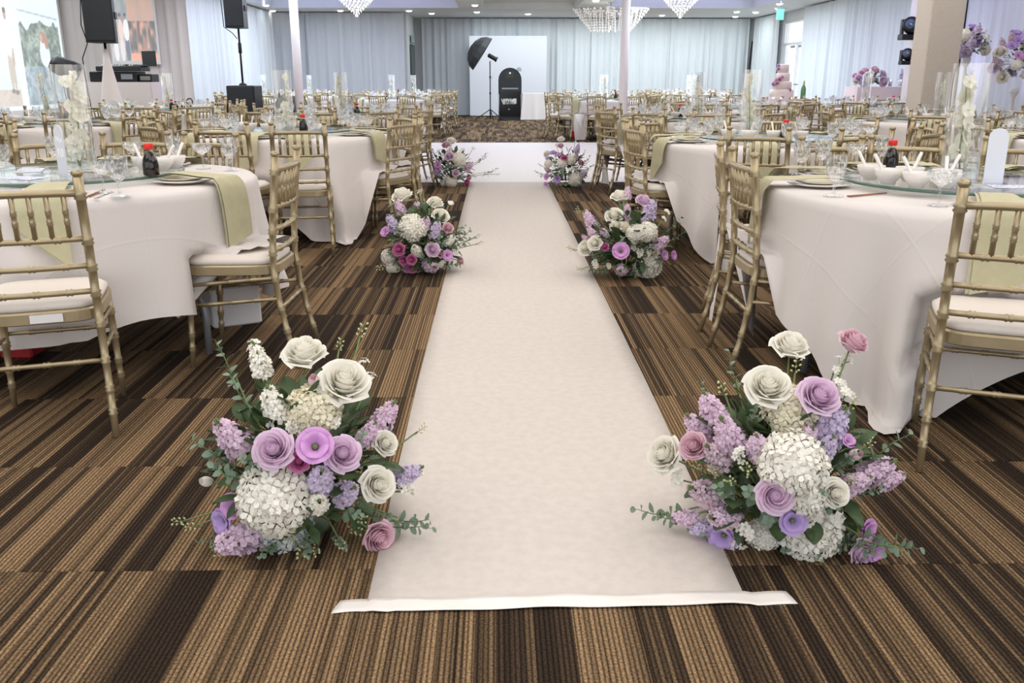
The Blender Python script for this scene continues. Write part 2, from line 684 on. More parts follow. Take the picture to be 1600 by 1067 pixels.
# ceiling with two lit coffers and a shallow white one between them
COFF = [(-6.05, -1.0, 14.0, 25.9, .34), (2.9, 7.0, 14.0, 25.9, .34), (-.35, 2.15, 18.0, 26.2, .16)]
cb = MB()
xs = sorted({-9.4, 8.6} | {c[0] for c in COFF} | {c[1] for c in COFF})
ys = sorted({-3.0, 30.3} | {c[2] for c in COFF} | {c[3] for c in COFF})
for i in range(len(xs) - 1):
    for j in range(len(ys) - 1):
        mx, my = (xs[i] + xs[i + 1]) / 2, (ys[j] + ys[j + 1]) / 2
        if any(c[0] < mx < c[1] and c[2] < my < c[3] for c in COFF):
            continue
        cb.box((xs[i], ys[j], CH), (xs[i + 1], ys[j + 1], CH + .5))
ceil = struct(cb.build('ceiling', CEILM), 'white ceiling with recessed lit coffers')
for x0, x1, y0, y1, dz in COFF:
    MB().box((x0, y0, CH + dz), (x1, y1, CH + dz + .05)).build('coffer_panel', CEILM, ceil)
    if dz > .3:
        area('cove_light', ((x0 + x1) / 2, (y0 + y1) / 2, CH + .1), x1 - x0 - .5, 110, (0.42, 0.36, 1.0), rot=(PI, 0, 0), size_y=y1 - y0 - .5)
# ceiling speakers and a vent, flush in the middle coffer
MB().box((-.05, 24.2, CH + .148), (.55, 24.6, CH + .16)).build('air_vent', mat('vent_grey', rgb(150, 156, 158), 0.6), ceil)

LAMP = mat('lamp_glow', rgb(255, 250, 240), 0.4, emit=((1, 0.95, 0.86, 1), 6.0))
DL = [(-6.0, 25.0), (-6.3, 27.0), (-4.38, 26.9), (-2.45, 26.9), (-1.89, 28.0), (-0.55, 24.9), (-0.55, 27.4), (0.95, 28.2), (2.45, 26.0), (2.45, 23.4), (5.02, 28.7), (7.25, 24.3), (7.7, 25.9), (6.9, 27.2), (7.5, 27.4), (7.4, 29.3)]
ring_p = MB().lathe([(.085, -.004), (.10, -.006), (.105, 0), (.085, 0), (.085, -.004)], 20, caps=False)
lens_p = MB().lathe([(0, -.040), (.05, -.034), (.078, -.018), (.084, 0)], 20)
ring_me, lens_me = ring_p.mesh('trim_ring', WHITEPL), lens_p.mesh('lens', LAMP)
ordn = ['first', 'second', 'third', 'fourth', 'fifth', 'sixth', 'seventh', 'eighth', 'ninth', 'tenth', 'eleventh', 'twelfth', 'thirteenth', 'fourteenth', 'fifteenth', 'sixteenth', 'seventeenth']
for k, (x, y) in enumerate(sorted(DL, key=lambda p: p[0] / p[1])):
    e = empty('downlight', (x, y, CH))
    link('trim_ring', ring_me, e)
    link('lens', lens_me, e)
    tag(e, 'round recessed ceiling downlight, %s from the left along the ceiling' % ordn[k], 'downlight', 'recessed downlights in the ceiling')

# columns
def column(x, y, r, name, label):
    e = empty(name, (x, y, 0))
    MB().lathe([(r, 0.02), (r, 2.98)], 20).build('shaft', COLM, e)
    MB().lathe([(r * 1.35, 0), (r * 1.35, .06), (r * 1.05, .10)], 20).build('base', COLM, e)
    MB().lathe([(r * 1.05, 2.92), (r * 1.3, 2.96), (r * 1.3, 3.0)], 20).build('collar', COLM, e)
    tag(e, label, 'column')


column(-3.67, 17.35, .078, 'support_column', 'slim white round column left of the dance floor')
column(2.37, 17.35, .082, 'support_column', 'slim white round column right of the dance floor')
e = empty('pillar', (5.36, 11.4, 0))
MB().bbox((-.205, -.205, 0.0), (.205, .205, 3.0), .012).build('shaft', PILLARM, e)
MB().bbox((-.22, -.22, 0), (.22, .22, .09), .006).build('plinth', PILLARM, e)
tag(e, 'thick square beige stucco pillar on the right', 'pillar')


# drapes
def drape(p0, p1, z0, z1, material, label, group, amp=.045, seed=0, dens=8.0, name='drape', flare=0.0):
    rr = random.Random(seed)
    p0, p1 = Vector((p0[0], p0[1])), Vector((p1[0], p1[1]))
    d = p1 - p0
    Lg = d.length
    d.normalize()
    nrm = Vector((-d.y, d.x))
    n = max(8, int(Lg / .022))
    ph = [rr.uniform(0, 6.28) for _ in range(6)]
    fr = [dens * rr.uniform(.8, 1.2), dens * .47 * rr.uniform(.8, 1.2), dens * 1.9 * rr.uniform(.8, 1.2)]
    mb = MB()
    warp = [rr.uniform(.3, 1.3) for _ in range(int(Lg * 3) + 3)]

    def fn(u, v):
        s = u * Lg
        w = warp[int(s * 3)] * (1 - (s * 3) % 1) + warp[int(s * 3) + 1] * ((s * 3) % 1)
        a = amp * w * (.55 + .45 * (1 - v) + flare * (1 - v))
        sh = .5 * (1 - v) * math.sin(s * .9 + ph[3])
        q = math.sin(2 * PI * fr[0] * s * .5 + ph[0] + sh) + .7 * math.sin(2 * PI * fr[1] * s * .5 + ph[1] + sh) + .35 * math.sin(2 * PI * fr[2] * s * .5 + ph[2])
        p = p0 + d * s + nrm * (a * q)
        return (p.x, p.y, z0 + (z1 - z0) * v)
    mb.grid(fn, n, 5)
    o = mb.build(name, material)
    tag(o, label, 'drape', group)
    return o


def drapes(p0, p1, k, z0, z1, material, what, group, seed, **kw):
    p0, p1 = Vector(p0), Vector(p1)
    for i in range(k):
        a, b_ = p0.lerp(p1, i / k), p0.lerp(p1, (i + 1) / k)
        lab = '%s, %s panel from the left' % (what, ordn[i]) if k > 1 else what
        drape(a, b_, z0, z1, material, lab, group, seed=seed + i, **kw)


drapes((-6.45, 27.40), (-2.66, 27.40), 4, .02, 2.97, DRAPEGREY, 'pale grey drape on the back left wall', 'grey drapes on the back left wall', 10)
drapes((-2.35, 29.95), (-.75, 29.95), 2, .02, 2.97, DRAPEGREY, 'pale grey drape between the step and the photo backdrop', 'drapes left of the backdrop', 20)
drapes((-.75, 29.95), (8.05, 29.95), 7, .02, 2.97, DRAPE, 'white drape on the back wall', 'white drapes on the back wall', 30)
drapes((-6.40, 19.78), (-6.40, 27.36), 4, .02, 2.97, DRAPE, 'white drape on the left wall past the stage', 'white drapes on the left wall', 40)
drapes((-9.1, 19.70), (-6.36, 19.70), 2, .02, 2.97, DRAPECREAM, 'cream drape behind the music table', 'cream drapes behind the music table', 50, amp=.03)
drapes((8.18, 25.1), (8.18, 18.5), 3, .02, 2.97, DRAPE, 'white drape on the right wall beside the bright doors', 'white drapes on the right wall', 60)
drapes((8.18, 18.5), (8.18, 8.0), 5, .02, 2.97, DRAPE, 'white drape on the right wall behind the sweetheart table', 'white drapes behind the sweetheart table', 66)
drapes((8.18, 29.85), (8.18, 27.40), 1, .02, 2.97, DRAPE, 'white drape in the right back corner beyond the doors', None, 75)
# dark strip and green panel added for the shaded gaps at corner and step
tag(MB().tube([(7.99, 29.72, 0), (8.02, 29.75, .2), (8.12, 29.8, 2.3)], [.07, .06, .02], 8).build('drape_gap_shade', BLACK), 'dark strip standing in for the shaded drape gap at right back corner', 'pole')
dw = struct(MB().box((-2.58, 28.35, .3), (-2.55, 29.55, 2.15)).build('dark_gap_1', mat('dark_green_gap', rgb(60, 84, 80), 0.2)))
MB().box((-2.555, 28.45, 2.2), (-2.535, 29.5, 2.42)).build('notice', mat('notice_grey', rgb(170, 186, 188), 0.6), dw)

# bright glazed double door on the right wall
dr = struct(empty('door_1', (8.5, (DOOR_Y0 + DOOR_Y1) / 2, 0)))
FRAMEM = mat('door_frame_white', rgb(236, 240, 240), 0.4)
hw = (DOOR_Y1 - DOOR_Y0) / 2
MB().box((-.06, -hw, 0), (.06, -hw + .06, 2.75)).box((-.06, hw - .06, 0), (.06, hw, 2.75)).box((-.06, -hw + .06, 2.69), (.06, hw - .06, 2.75)).box((-.06, -hw + .06, 2.08), (.06, hw - .06, 2.15)).build('door_frame', FRAMEM, dr)
for s in (-1, 1):
    lf = MB().box((-.025, s * .03 if s > 0 else -hw + .07, .02), (.025, s * .03 + .06 if s > 0 else -hw + .14, 2.07)).box((-.025, hw - .14 if s > 0 else -.09, .02), (.025, hw - .07 if s > 0 else -.03, 2.07)).box((-.025, min(s * .03, s * (hw - .07)), .02), (.025, max(s * .03, s * (hw - .07)), .26)).build('door_leaf', FRAMEM, dr)
    MB().box((-.004, min(s * .09, s * (hw - .14)), .26), (.004, max(s * .09, s * (hw - .14)), 2.0)).build('pane', GLASS, lf)
    MB().tube([(-.07, s * .12, 1.0), (-.07, s * (hw - .16), 1.0)], .018, 8).build('push_bar', STEEL, lf)
    MB().box((-.06, s * .2, 2.0), (-.02, s * .5, 2.06)).build('door_closer', GREYMETAL, lf)
MB().box((-.004, -hw + .06, 2.15), (.004, hw - .06, 2.69)).build('transom_pane', GLASS, dr)

# exit sign
e = empty('exit_sign', (6.9, 23.0, 2.66))
MB().bbox((-.09, -.02, -.13), (.09, .02, .13), .005).build('case', mat('exit_green', rgb(120, 200, 170), 0.4, emit=(rgb(90, 220, 170), 0.6)), e)
MB().tube([(0, 0, .13), (0, 0, .34)], .012, 6).build('hanger', GREYMETAL, e)
MB().box((-.14, -.03, .13), (.14, .03, .15)).build('bracket', GREYMETAL, e)
tag(e, 'small green exit sign hanging near the bright doors', 'exit sign')


# chandeliers: tiers of crystal drops on a metal frame
def drop_mesh(s):
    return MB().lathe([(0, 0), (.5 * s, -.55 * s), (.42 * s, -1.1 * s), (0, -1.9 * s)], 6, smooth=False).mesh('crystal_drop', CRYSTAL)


def chandelier(name, x, y, ztop, zbot, rx, ry, tiers, label, s=.028, dens=1.0):
    e = empty(name, (x, y, 0))
    MB().tube([(0, 0, ztop + .12), (0, 0, 3.02)], .012, 8).lathe([(0, 3.0), (.09, 3.0), (.07, 3.04), (0, 3.06)], 16).build('canopy', STEEL, e)
    dm = drop_mesh(s)
    fr = MB()
    rest = MB()
    k = 0
    for t in range(tiers):
        f = t / (tiers - 1)
        z = ztop + (zbot - ztop) * f
        q = max(.06, 1 - f ** 1.15) if rx < .9 else 1 - .45 * f
        ax, ay = rx * q, ry * q
        rings = [1.0] if f > .15 else [1.0, .7]
        for rg in rings:
            n = max(4, int(dens * 2 * PI * (ax + ay) / 2 * rg / (s * 1.5)))
            pts = []
            for i in range(n):
                an = 2 * PI * (i + .5 * (t % 2)) / n
                sq = 1.0 if rx < 1.0 else (1 / max(abs(math.cos(an)), abs(math.sin(an))) * .78)
                p = (ax * rg * math.cos(an) * sq, ay * rg * math.sin(an) * sq, z)
                pts.append(p)
                if k < 300 and math.sin(an) < .35:
                    link('crystal_drop', dm, e, p)
                    k += 1
                else:
                    rest.lathe([(0, 0), (.5 * s, -.55 * s), (.42 * s, -1.1 * s), (0, -1.9 * s)], 5, c=p, smooth=False)
            fr.tube(pts + [pts[0]], .004, 4)
    fr.tube([(-rx, 0, ztop), (rx, 0, ztop)], .008, 4).tube([(0, -ry, ztop), (0, ry, ztop)], .008, 4)
    fr.tube([(0, 0, zbot), (0, 0, ztop + .14)], .01, 6)
    fr.build('frame', STEEL, e)
    if rest.v:
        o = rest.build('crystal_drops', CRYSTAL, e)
        o['kind'] = 'stuff'
    tag(e, label, 'chandelier')
    lt = bpy.data.lights.new('bulb', 'POINT')
    lt.energy = 10
    lt.color = (1, .95, .88)
    lt.shadow_soft_size = .15
    lo = bpy.data.objects.new('bulb', lt)
    COL.objects.link(lo)
    lo.parent = e
    lo.location = (0, 0, zbot - .12)


chandelier('crystal_chandelier', -2.92, 20, 2.86, 2.46, .42, .42, 10, 'crystal chandelier hanging on the left above the grey drapes', dens=.5)
chandelier('crystal_chandelier', 3.88, 20, 2.86, 2.44, .42, .42, 10, 'crystal chandelier hanging right of the right white column', dens=.5)
chandelier('crystal_chandelier', 2.9, 24, 2.86, 2.36, .95, .55, 9, 'wide rectangular crystal chandelier behind the right white column', s=.036, dens=.42)
chandelier('crystal_chandelier', 6.42, 14.2, 2.98, 2.30, .40, .40, 9, 'crystal chandelier at top edge beside the beige pillar', dens=.7)

# ------------------------------------------------------------------ chairs
def bamboo(pts, r0, r1, rings, n=8, bulge=1.36, rw=.0052):
    """turned stick from pts with little double rings like bamboo joints"""
    pts = [Vector(p) for p in pts]
    seg = [0]
    for i in range(1, len(pts)):
        seg.append(seg[-1] + (pts[i] - pts[i - 1]).length)
    T = seg[-1]

    def at(t):
        d = t * T
        for i in range(1, len(pts)):
            if d <= seg[i] + 1e-9:
                return pts[i - 1].lerp(pts[i], (d - seg[i - 1]) / max(1e-9, seg[i] - seg[i - 1]))
        return pts[-1]
    ts = {0.0: 1, 1.0: 1}
    for s in seg[1:-1]:
        ts[s / T] = 1
    w = rw / T
    for g in rings:
        for dt, k in ((-2.6 * w, 1), (-1.3 * w, bulge), (0, 1.02), (1.3 * w, bulge), (2.6 * w, 1)):
            if 0 < g + dt < 1:
                ts[g + dt] = k
    keys = sorted(ts)
    return [at(t) for t in keys], [(r0 + (r1 - r0) * t) * ts[t] for t in keys]


def chair_parts():
    P = []          # (name, MB, material)
    # cushion
    cu = MB()

    def outline(y, k=0.0):
        w = .200 - .022 * ((.20 - y) / .40)
        return w

    def cpt(u, v):
        an = 2 * PI * u
        c, s = math.cos(an), math.sin(an)
        e = .42
        X = math.copysign(abs(c) ** e, c)
        Y = math.copysign(abs(s) ** e, s)
        prof = [(.0, .030), (.55, .034), (.88, .030), (1.0, .014), (.985, .0), (.9, -.006)]
        q = v * (len(prof) - 1)
        i = min(int(q), len(prof) - 2)
        f = q - i
        rr = prof[i][0] * (1 - f) + prof[i + 1][0] * f
        zz = prof[i][1] * (1 - f) + prof[i + 1][1] * f
        y = Y * .192 * rr
        return (X * outline(y) * rr * .99, y + .004, .446 + zz * 1.15)
    cu.grid(cpt, 36, 11, wrap=True)
    P.append(('cushion', cu, CUSH))
    ap = MB()

    def apt(u, v):
        an = 2 * PI * u
        c, s = math.cos(an), math.sin(an)
        e = .42
        X = math.copysign(abs(c) ** e, c)
        Y = math.copysign(abs(s) ** e, s)
        prof = [(.80, .444), (1.0, .444), (1.03, .438), (1.03, .404), (1.0, .400), (.86, .400)]
        q = v * 5
        i = min(int(q + 1e-6), 5)
        rr, zz = prof[i]
        y = Y * .198 * rr
        return (X * outline(y) * rr, y + .002, zz)
    ap.grid(apt, 36, 6, wrap=True, smooth=False)
    P.append(('seat_frame', ap, GOLD))
    for s in (-1, 1):
        p, r = bamboo([(s * .178, .165, .43), (s * .186, .178, .2), (s * .190, .186, .0)], .0155, .0100, [.20, .43, .66, .8])
        P.append(('leg', MB().tube(p, r, 10), GOLD))
        path = [(s * .190, -.268, 0), (s * .186, -.232, .14), (s * .181, -.200, .30), (s * .178, -.186, .44), (s * .176, -.196, .62), (s * .173, -.226, .885)]
        p, r = bamboo(path, .0115, .0165, [.10, .19, .30, .44, .56, .66, .76, .93])
        m = MB().tube(p, r, 10)
        top = Vector(path[-1])
        m.lathe([(.0, 0), (.013, .001), (.013, .006), (.0185, .010), (.0195, .017), (.015, .024), (.006, .0275), (0, .028)], 12, c=top - Vector((0, 0, .004)))
        P.append(('back_post', m, GOLD))

    def yz(z):
        if z > .62:
            t = (z - .62) / .265
            return -.196 - .030 * t
        t = (z - .44) / .18
        return -.186 - .010 * t

    def xx(z):
        return .176 - .003 * max(0, (z - .62) / .265)

    def rail(z, r, rings, bow):
        pts = []
        for i in range(9):
            t = -1 + 2 * i / 8
            pts.append((t * xx(z), yz(z) - bow * (1 - t * t), z + (.004 * (1 - t * t) if z > .8 else 0)))
        p, rr = bamboo(pts, r, r, rings)
        return MB().tube(p, rr, 8)
    P.append(('rail', rail(.832, .0125, [], .022), GOLD))
    P.append(('rail', rail(.682, .0105, [.25, .5, .75], .02), GOLD))
    P.append(('rail', rail(.590, .0100, [.22, .5, .78], .018), GOLD))
    P.append(('rail', rail(.502, .0100, [.22, .5, .78], .012), GOLD))
    for i in range(6):
        t = -1 + 2 * (i + 1) / 7
        p, rr = bamboo([(t * .175, yz(.683) - .02 * (1 - t * t), .685), (t * .173, yz(.832) - .022 * (1 - t * t), .830)], .0086, .0086, [.38, .62], n=6, bulge=1.28, rw=.0034)
        P.append(('spindle', MB().tube(p, rr, 7), GOLD))
    for z, k in ((.372, 1.0), (.285, 1.02)):
        for s in (-1, 1):
            p, rr = bamboo([(s * .183 * k, .176, z - .015), (s * .182 * k, yz(.44) - (.44 - z) * .13, z + .02)], .0082, .0082, [.25, .5, .75])
            P.append(('stretcher', MB().tube(p, rr, 7), GOLD))
        p, rr = bamboo([(-.184, .177, z), (.184, .177, z)], .0082, .0082, [.25, .5, .75])
        P.append(('stretcher', MB().tube(p, rr, 7), GOLD))
    p, rr = bamboo([(-.184, -.206, .262), (.184, -.206, .262)], .0085, .0085, [.25, .5, .75])
    P.append(('stretcher', MB().tube(p, rr, 7), GOLD))
    return P


CP = chair_parts()
ch_root = empty('banquet_chair')
for n, m, mt in CP:
    m.build(n, mt, ch_root)
chair_near = Proto(ch_root)
fr, bk = MB(), MB()
for n, m, mt in CP:
    if n in ('rail', 'spindle'):
        bk.merge(m)
    elif n != 'cushion':
        fr.merge(m)
ch_far = empty('banquet_chair')
CP[0][1].build('cushion', CUSH, ch_far)
fr.build('frame', GOLD, ch_far)
bk.build('backrest', GOLD, ch_far)
chair_far = Proto(ch_far)

HOURS = {0: 'twelve', 1: 'one', 2: 'two', 3: 'three', 4: 'four', 5: 'five', 6: 'six', 7: 'seven', 8: 'eight', 9: 'nine', 10: 'ten', 11: 'eleven'}


def clock(a):
    """seat angle (0 = side nearest the camera, + = towards the right) as a clock hour"""
    h = (6 - a / 30.0) % 12
    return h


def hour_names(angs):
    """a different clock phrase for every seat of one table"""
    used, out = set(), []
    for a in angs:
        h = clock(a)
        i = int(round(h * 2)) % 24
        while i in used:
            i = (i + 1) % 24
        used.add(i)
        w = HOURS[i // 2]
        out.append(('half past ' + w) if i % 2 else (w + " o'clock"))
    return out


# ------------------------------------------------------------------ tables
TR, TH = .81, .745


def dirv(a):
    return Vector((math.sin(R(a)), -math.cos(R(a)), 0))


def table_cloth(c, chairs, corner, seed, res=150, side=1.30, longest=.98):
    rr = random.Random(seed)
    ph = [rr.uniform(0, 6.28) for _ in range(6)]
    ring = []
    nd = 20
    vs, fs = [], []
    nr = 6
    # top
    vs.append((0, 0, TH + .008))
    for j in range(1, nr + 1):
        for i in range(res):
            an = 2 * PI * i / res
            rad = TR * j / nr * .992
            vs.append((rad * math.cos(an), rad * math.sin(an), TH + .008))
    seats = []
    for a, r0, rot in chairs:
        d = dirv(a)
        seats.append((d * r0, -dirv(rot), Vector((math.cos(R(rot)), math.sin(R(rot)), 0))))
    for j in range(1, nd + 1):
        for i in range(res):
            an = 2 * PI * i / res
            q = (an - corner) % (PI / 2)
            dq = min(q, PI / 2 - q)           # 0 at a corner, 45 degrees at mid side
            cosv = max(.72, math.cos(PI / 4 - dq))
            over = side / cosv - TR
            over = min(over, longest)
            s = over * (j / nd)
            rb_ = .018
            if s < rb_ * 1.57:
                th = s / rb_
                rad = TR + rb_ * math.sin(th) - .004
                z = TH + .008 - rb_ * (1 - math.cos(th))
            else:
                dn = s - rb_ * 1.57
                t = dn / .75
                cf = math.exp(-(dq / .30) ** 2)
                fold = .6 * math.sin(6 * an + ph[0]) + .55 * math.sin(11 * an + ph[1]) + .3 * math.sin(19 * an + ph[2])
                fl = .034 + .058 * fold + cf * (.05 + .05 * math.cos(dq * 22))
                rad = TR + .014 + max(-.03, fl) * min(1.0, t * 1.5) * (.35 + .65 * t)
                z = TH + .008 - rb_ - dn * .995
            if z < .006:
                ex = .006 - z
                z = .006 + .010 * abs(math.sin(an * 31 + ph[3])) * min(1, ex * 12)
                rad += ex * .35
            p = Vector((rad * math.cos(an), rad * math.sin(an), z))
            for o, fw, rt in seats:
                dp = p - o
                lx, ly = dp.dot(rt), dp.dot(fw)
                if abs(lx) < .225 and -.205 < ly < .235 and p.z < .492:
                    if ly > .06:
                        p += fw * (.238 - ly)
                        break
                    below = .492 - p.z
                    p.z = .492 + .006 * math.sin(an * 60) + .01
                    k = min(below * .35, ly + .17)
                    if k > 0:
                        p -= fw * k
                    break
            vs.append(tuple(p))
    for i in range(res):
        fs.append((0, 1 + i, 1 + (i + 1) % res))
    for j in range(nr + nd - 1):
        for i in range(res):
            k = (i + 1) % res
            fs.append((1 + j * res + i, 1 + (j + 1) * res + i, 1 + (j + 1) * res + k, 1 + j * res + k))
    flat = [(0, 0)]
    for j in range(1, nr + nd + 1):
        for i in range(res):
            an = 2 * PI * i / res
            if j <= nr:
                rad = TR * j / nr
            else:
                q = (an - corner) % (PI / 2)
                dq = min(q, PI / 2 - q)
                rad = TR + min(longest, side / max(.72, math.cos(PI / 4 - dq)) - TR) * (j - nr) / nd
            flat.append((rad * math.cos(an - corner - PI / 4), rad * math.sin(an - corner - PI / 4)))
    m = MB().add(vs, fs)
    m.flat = flat
    return m


# table under the cloth
tb = empty('round_table')
MB().lathe([(0, TH - .03), (TR - .02, TH - .03), (TR - .008, TH - .024), (TR - .008, TH - .006), (TR - .02, TH), (0, TH)], 48).build('tabletop', TABLEWOOD, tb)
for sx in (-1, 1):
    for sy in (-1, 1):
        MB().tube([(sx * .36, sy * .30, TH - .03), (sx * .37, sy * .33, .42), (sx * .40, sy * .40, .36), (sx * .47, sy * .46, .24), (sx * .48, sy * .47, .18), (sx * .48, sy * .47, 0.0)], .0155, 10).build('leg', GREYMETAL, tb)
    MB().tube([(sx * .365, -.31, .5), (sx * .365, .31, .5)], .011, 8).build('leg_brace', GREYMETAL, tb)
table_p = Proto(tb)

# ------------------------------------------------------------------ table ware
pl = empty('dinner_plate')
MB().lathe([(0, .004), (.07, .004), (.075, .002), (.082, .004), (.125, .014), (.128, .016), (.124, .018), (.082, .009), (.075, .008), (0, .008)], 40).build('charger', CHINA, pl)
MB().lathe([(0, .012), (.06, .012), (.095, .022), (.097, .024), (.093, .025), (.06, .016), (0, .016)], 36).build('side_plate', PLATEC, pl)
plate_p = Proto(pl)
plate_far = MB().lathe([(0, .004), (.08, .004), (.127, .016), (.124, .018), (.08, .01), (0, .024)], 20).mesh('dinner_plate', CHINA)


def napkin_mesh(name, drop, skew, w0=.085, seed=0):
    """folded napkin lying on the plate and hanging over the table edge; outward is -y, plate centre at 0"""
    rr = random.Random(seed)
    path = [(.085, .034), (.03, .038), (-.05, .036), (-.12, .030), (-.175, .030), (-.205, .028), (-.224, .012), (-.236, -.02), (-.246, -drop * .35), (-.252, -drop * .7), (-.254, -drop)]
    mb = MB()
    for layer in range(2):
        off = .0045 * layer

        def fn(u, v):
            q = v * (len(path) - 1)
            i = min(int(q), len(path) - 2)
            f = q - i
            y = path[i][0] * (1 - f) + path[i + 1][0] * f
            z = path[i][1] * (1 - f) + path[i + 1][1] * f
            s = u * 2 - 1
            w = w0 * (.62 + .38 * min(1, v * 1.6))
            if v > .62:
                z += skew * s * (v - .62) / .38 * drop
            wave = .006 * math.sin(s * 5 + layer) * (1 if v > .5 else .5)
            if v > .6:
                return (s * w + .012 * layer, y - off - abs(wave), z)
            return (s * w + .012 * layer, y, z + off + abs(wave))
        mb.grid(fn, 9, 24)
    return mb.mesh(name, SAGE)


napkins = [napkin_mesh('napkin', .20, .35, seed=1), napkin_mesh('napkin', .17, -.45, seed=2), napkin_mesh('napkin', .24, .1, seed=3), napkin_mesh('napkin', .19, -.15, seed=4)]

gob = [(0, .0), (.036, .0), (.037, .003), (.030, .006), (.010, .010), (.006, .016), (.0055, .035), (.009, .042), (.0055, .049), (.006, .056), (.015, .062), (.028, .076), (.035, .096), (.038, .125), (.039, .155), (.0375, .155), (.0365, .125), (.033, .098), (.026, .080), (.012, .068), (0, .066)]
coupe = [(0, .0), (.034, .0), (.035, .003), (.028, .006), (.008, .010), (.005, .016), (.0045, .060), (.008, .068), (.012, .072), (.034, .086), (.047, .104), (.050, .122), (.0485, .122), (.0455, .105), (.032, .089), (.012, .078), (0, .076)]
gob_me = MB().lathe(gob, 24, flute=.045, smooth=False).mesh('water_goblet', CUT)
coupe_me = MB().lathe(coupe, 22, flute=.03, smooth=False).mesh('champagne_coupe', CUT)
tumb_me = MB().lathe([(0, 0), (.030, 0), (.032, .004), (.037, .10), (.0355, .10), (.030, .012), (0, .010)], 22, flute=.04, smooth=False).mesh('tumbler', CUT)
gob_far = MB().lathe([(0, 0), (.037, .003), (.006, .012), (.006, .05), (.028, .076), (.039, .155), (.036, .155), (.0, .07)], 10, smooth=False).mesh('water_goblet', CUT)
coupe_far = MB().lathe([(0, 0), (.035, .003), (.005, .012), (.005, .066), (.05, .12), (.047, .12), (0, .078)], 10, smooth=False).mesh('champagne_coupe', CUT)


def fork_mesh():
    m = MB()
    m.box((-.004, -.075, 0), (.004, .02, .002))
    m.box((-.0085, -.105, -.0005), (.0085, -.095, .0022), )
    m.box((-.010, .02, 0), (.010, .045, .002))
    for i in range(4):
        x = -.0095 + i * .0053
        m.box((x, .045, 0), (x + .003, .085, .002))
    return m.mesh('fork', STEEL)


fork_me = fork_mesh()
CHOP = mat('chopstick_brown', rgb(150, 96, 66), 0.5)
chop_me = MB().tube([(-.004, -.1, .004), (-.002, .11, .004)], [.003, .002], 6).tube([(.006, -.1, .004), (.005, .11, .004)], [.003, .002], 6).mesh('chopsticks', CHOP)

# bowls with spoons, soy bottle, carafe
bowl_me = MB().lathe([(0, 0), (.026, 0), (.027, .006), (.034, .012), (.050, .034), (.056, .056), (.0545, .057), (.047, .036), (.030, .014), (0, .012)], 30).mesh('soup_bowl', CHINA)
spn = MB()
spn.tube([(0, .0, .010), (.012, 0, .02), (.03, 0, .05), (.052, 0, .088), (.060, 0, .100)], [.006, .0085, .0065, .0075, .006], 8)
spn.lathe([(0, .004), (.012, .006), (.018, .014), (.016, .016), (0, .010)], 14, c=(-.008, 0, 0))
spoon_me = spn.mesh('soup_spoon', CHINA)
so = empty('soy_sauce_bottle')
MB().lathe([(0, .001), (.031, .001), (.033, .006), (.033, .045), (.029, .070), (.018, .092), (.0135, .100), (.0, .100)], 24).build('sauce', SOY, so)
MB().lathe([(0, 0), (.032, 0), (.0345, .006), (.0345, .046), (.0305, .071), (.019, .094), (.0145, .103), (.0145, .112), (0, .112)], 24).build('bottle', glass('bottle_glass', (.97, .97, .97, 1), .025), so)
MB().lathe([(.0165, .110), (.019, .112), (.019, .130), (.0165, .134), (0, .134)], 20).build('cap', REDCAP, so)
soy_p = Proto(so)
soy_far = MB().lathe([(0, 0), (.033, 0), (.033, .045), (.016, .1), (.014, .112)], 12, 0).lathe([(.018, .110), (.019, .132), (0, .133)], 12, 1).mesh('soy_sauce_bottle', [SOY, REDCAP])
car_me = MB().lathe([(0, 0), (.028, 0), (.034, .01), (.030, .045), (.014, .062), (.018, .075), (.012, .086), (0, .09)], 20).mesh('spice_jar', GLASS)

# lazy susan
ls = empty('lazy_susan')
MB().lathe([(0, .022), (.498, .022), (.498, .034), (0, .034)], 72, smooth=False).build('glass_disc', SUSAN, ls)
MB().lathe([(.4985, .0215), (.5035, .023), (.5035, .033), (.4985, .0345), (.4985, .0215)], 72, caps=False).build('rim', SUSANEDGE, ls)
MB().lathe([(0, 0), (.15, 0), (.15, .014), (.14, .0205), (0, .0205)], 32).build('bearing', STEEL, ls)
susan_p = Proto(ls)


# orchids and vase
def orchid_bloom(s, rr):
    m = MB()
    for k in range(5):
        a = 2 * PI * k / 5 + .3
        wd = (.62 if k in (1, 4) else .40) * s
        ln = s * (1.0 if k not in (1, 4) else .95)
        ca, sa = math.cos(a), math.sin(a)

        def fn(u, v):
            x = (u - .5) * 2 * wd * math.sin(PI * min(.97, .12 + .86 * v)) ** .7
            y = ln * v
            z = .22 * s * v * v - .10 * s * (2 * u - 1) ** 2
            return (x * ca - y * sa, x * sa + y * ca, z)
        m.grid(fn, 5, 5)
    m.lathe([(0, -.02 * s), (.12 * s, .05 * s), (.16 * s, .2 * s), (.05 * s, .32 * s), (0, .3 * s)], 8)
    return m


def orchid_spray(seed, h, n, lean):
    rr = random.Random(seed)
    root = empty('orchid_spray')
    pts = [(0, 0, .01), (lean * .25, .01, h * .3), (lean * .6, -.005, h * .65), (lean, 0, h)]
    MB().tube(pts, [.0035, .003, .0025, .0015], 6).build('stem', STEM, root)
    for i in range(n):
        t = .18 + .80 * i / max(1, n - 1)
        j = min(2, int(t * 3))
        f = t * 3 - j
        p = Vector(pts[j]).lerp(Vector(pts[j + 1]), f)
        s = .036 * (1 - .45 * t) + .010
        a = rr.uniform(-2.6, -.5)
        off = Vector((math.cos(a), math.sin(a), 0)) * .020
        o = orchid_bloom(s, rr).build('orchid_flower', P_ORCHID, root)
        o.location = p + off
        o.rotation_euler = (R(75) + rr.uniform(-.3, .3), rr.uniform(-.4, .4), a + PI / 2)
    return root


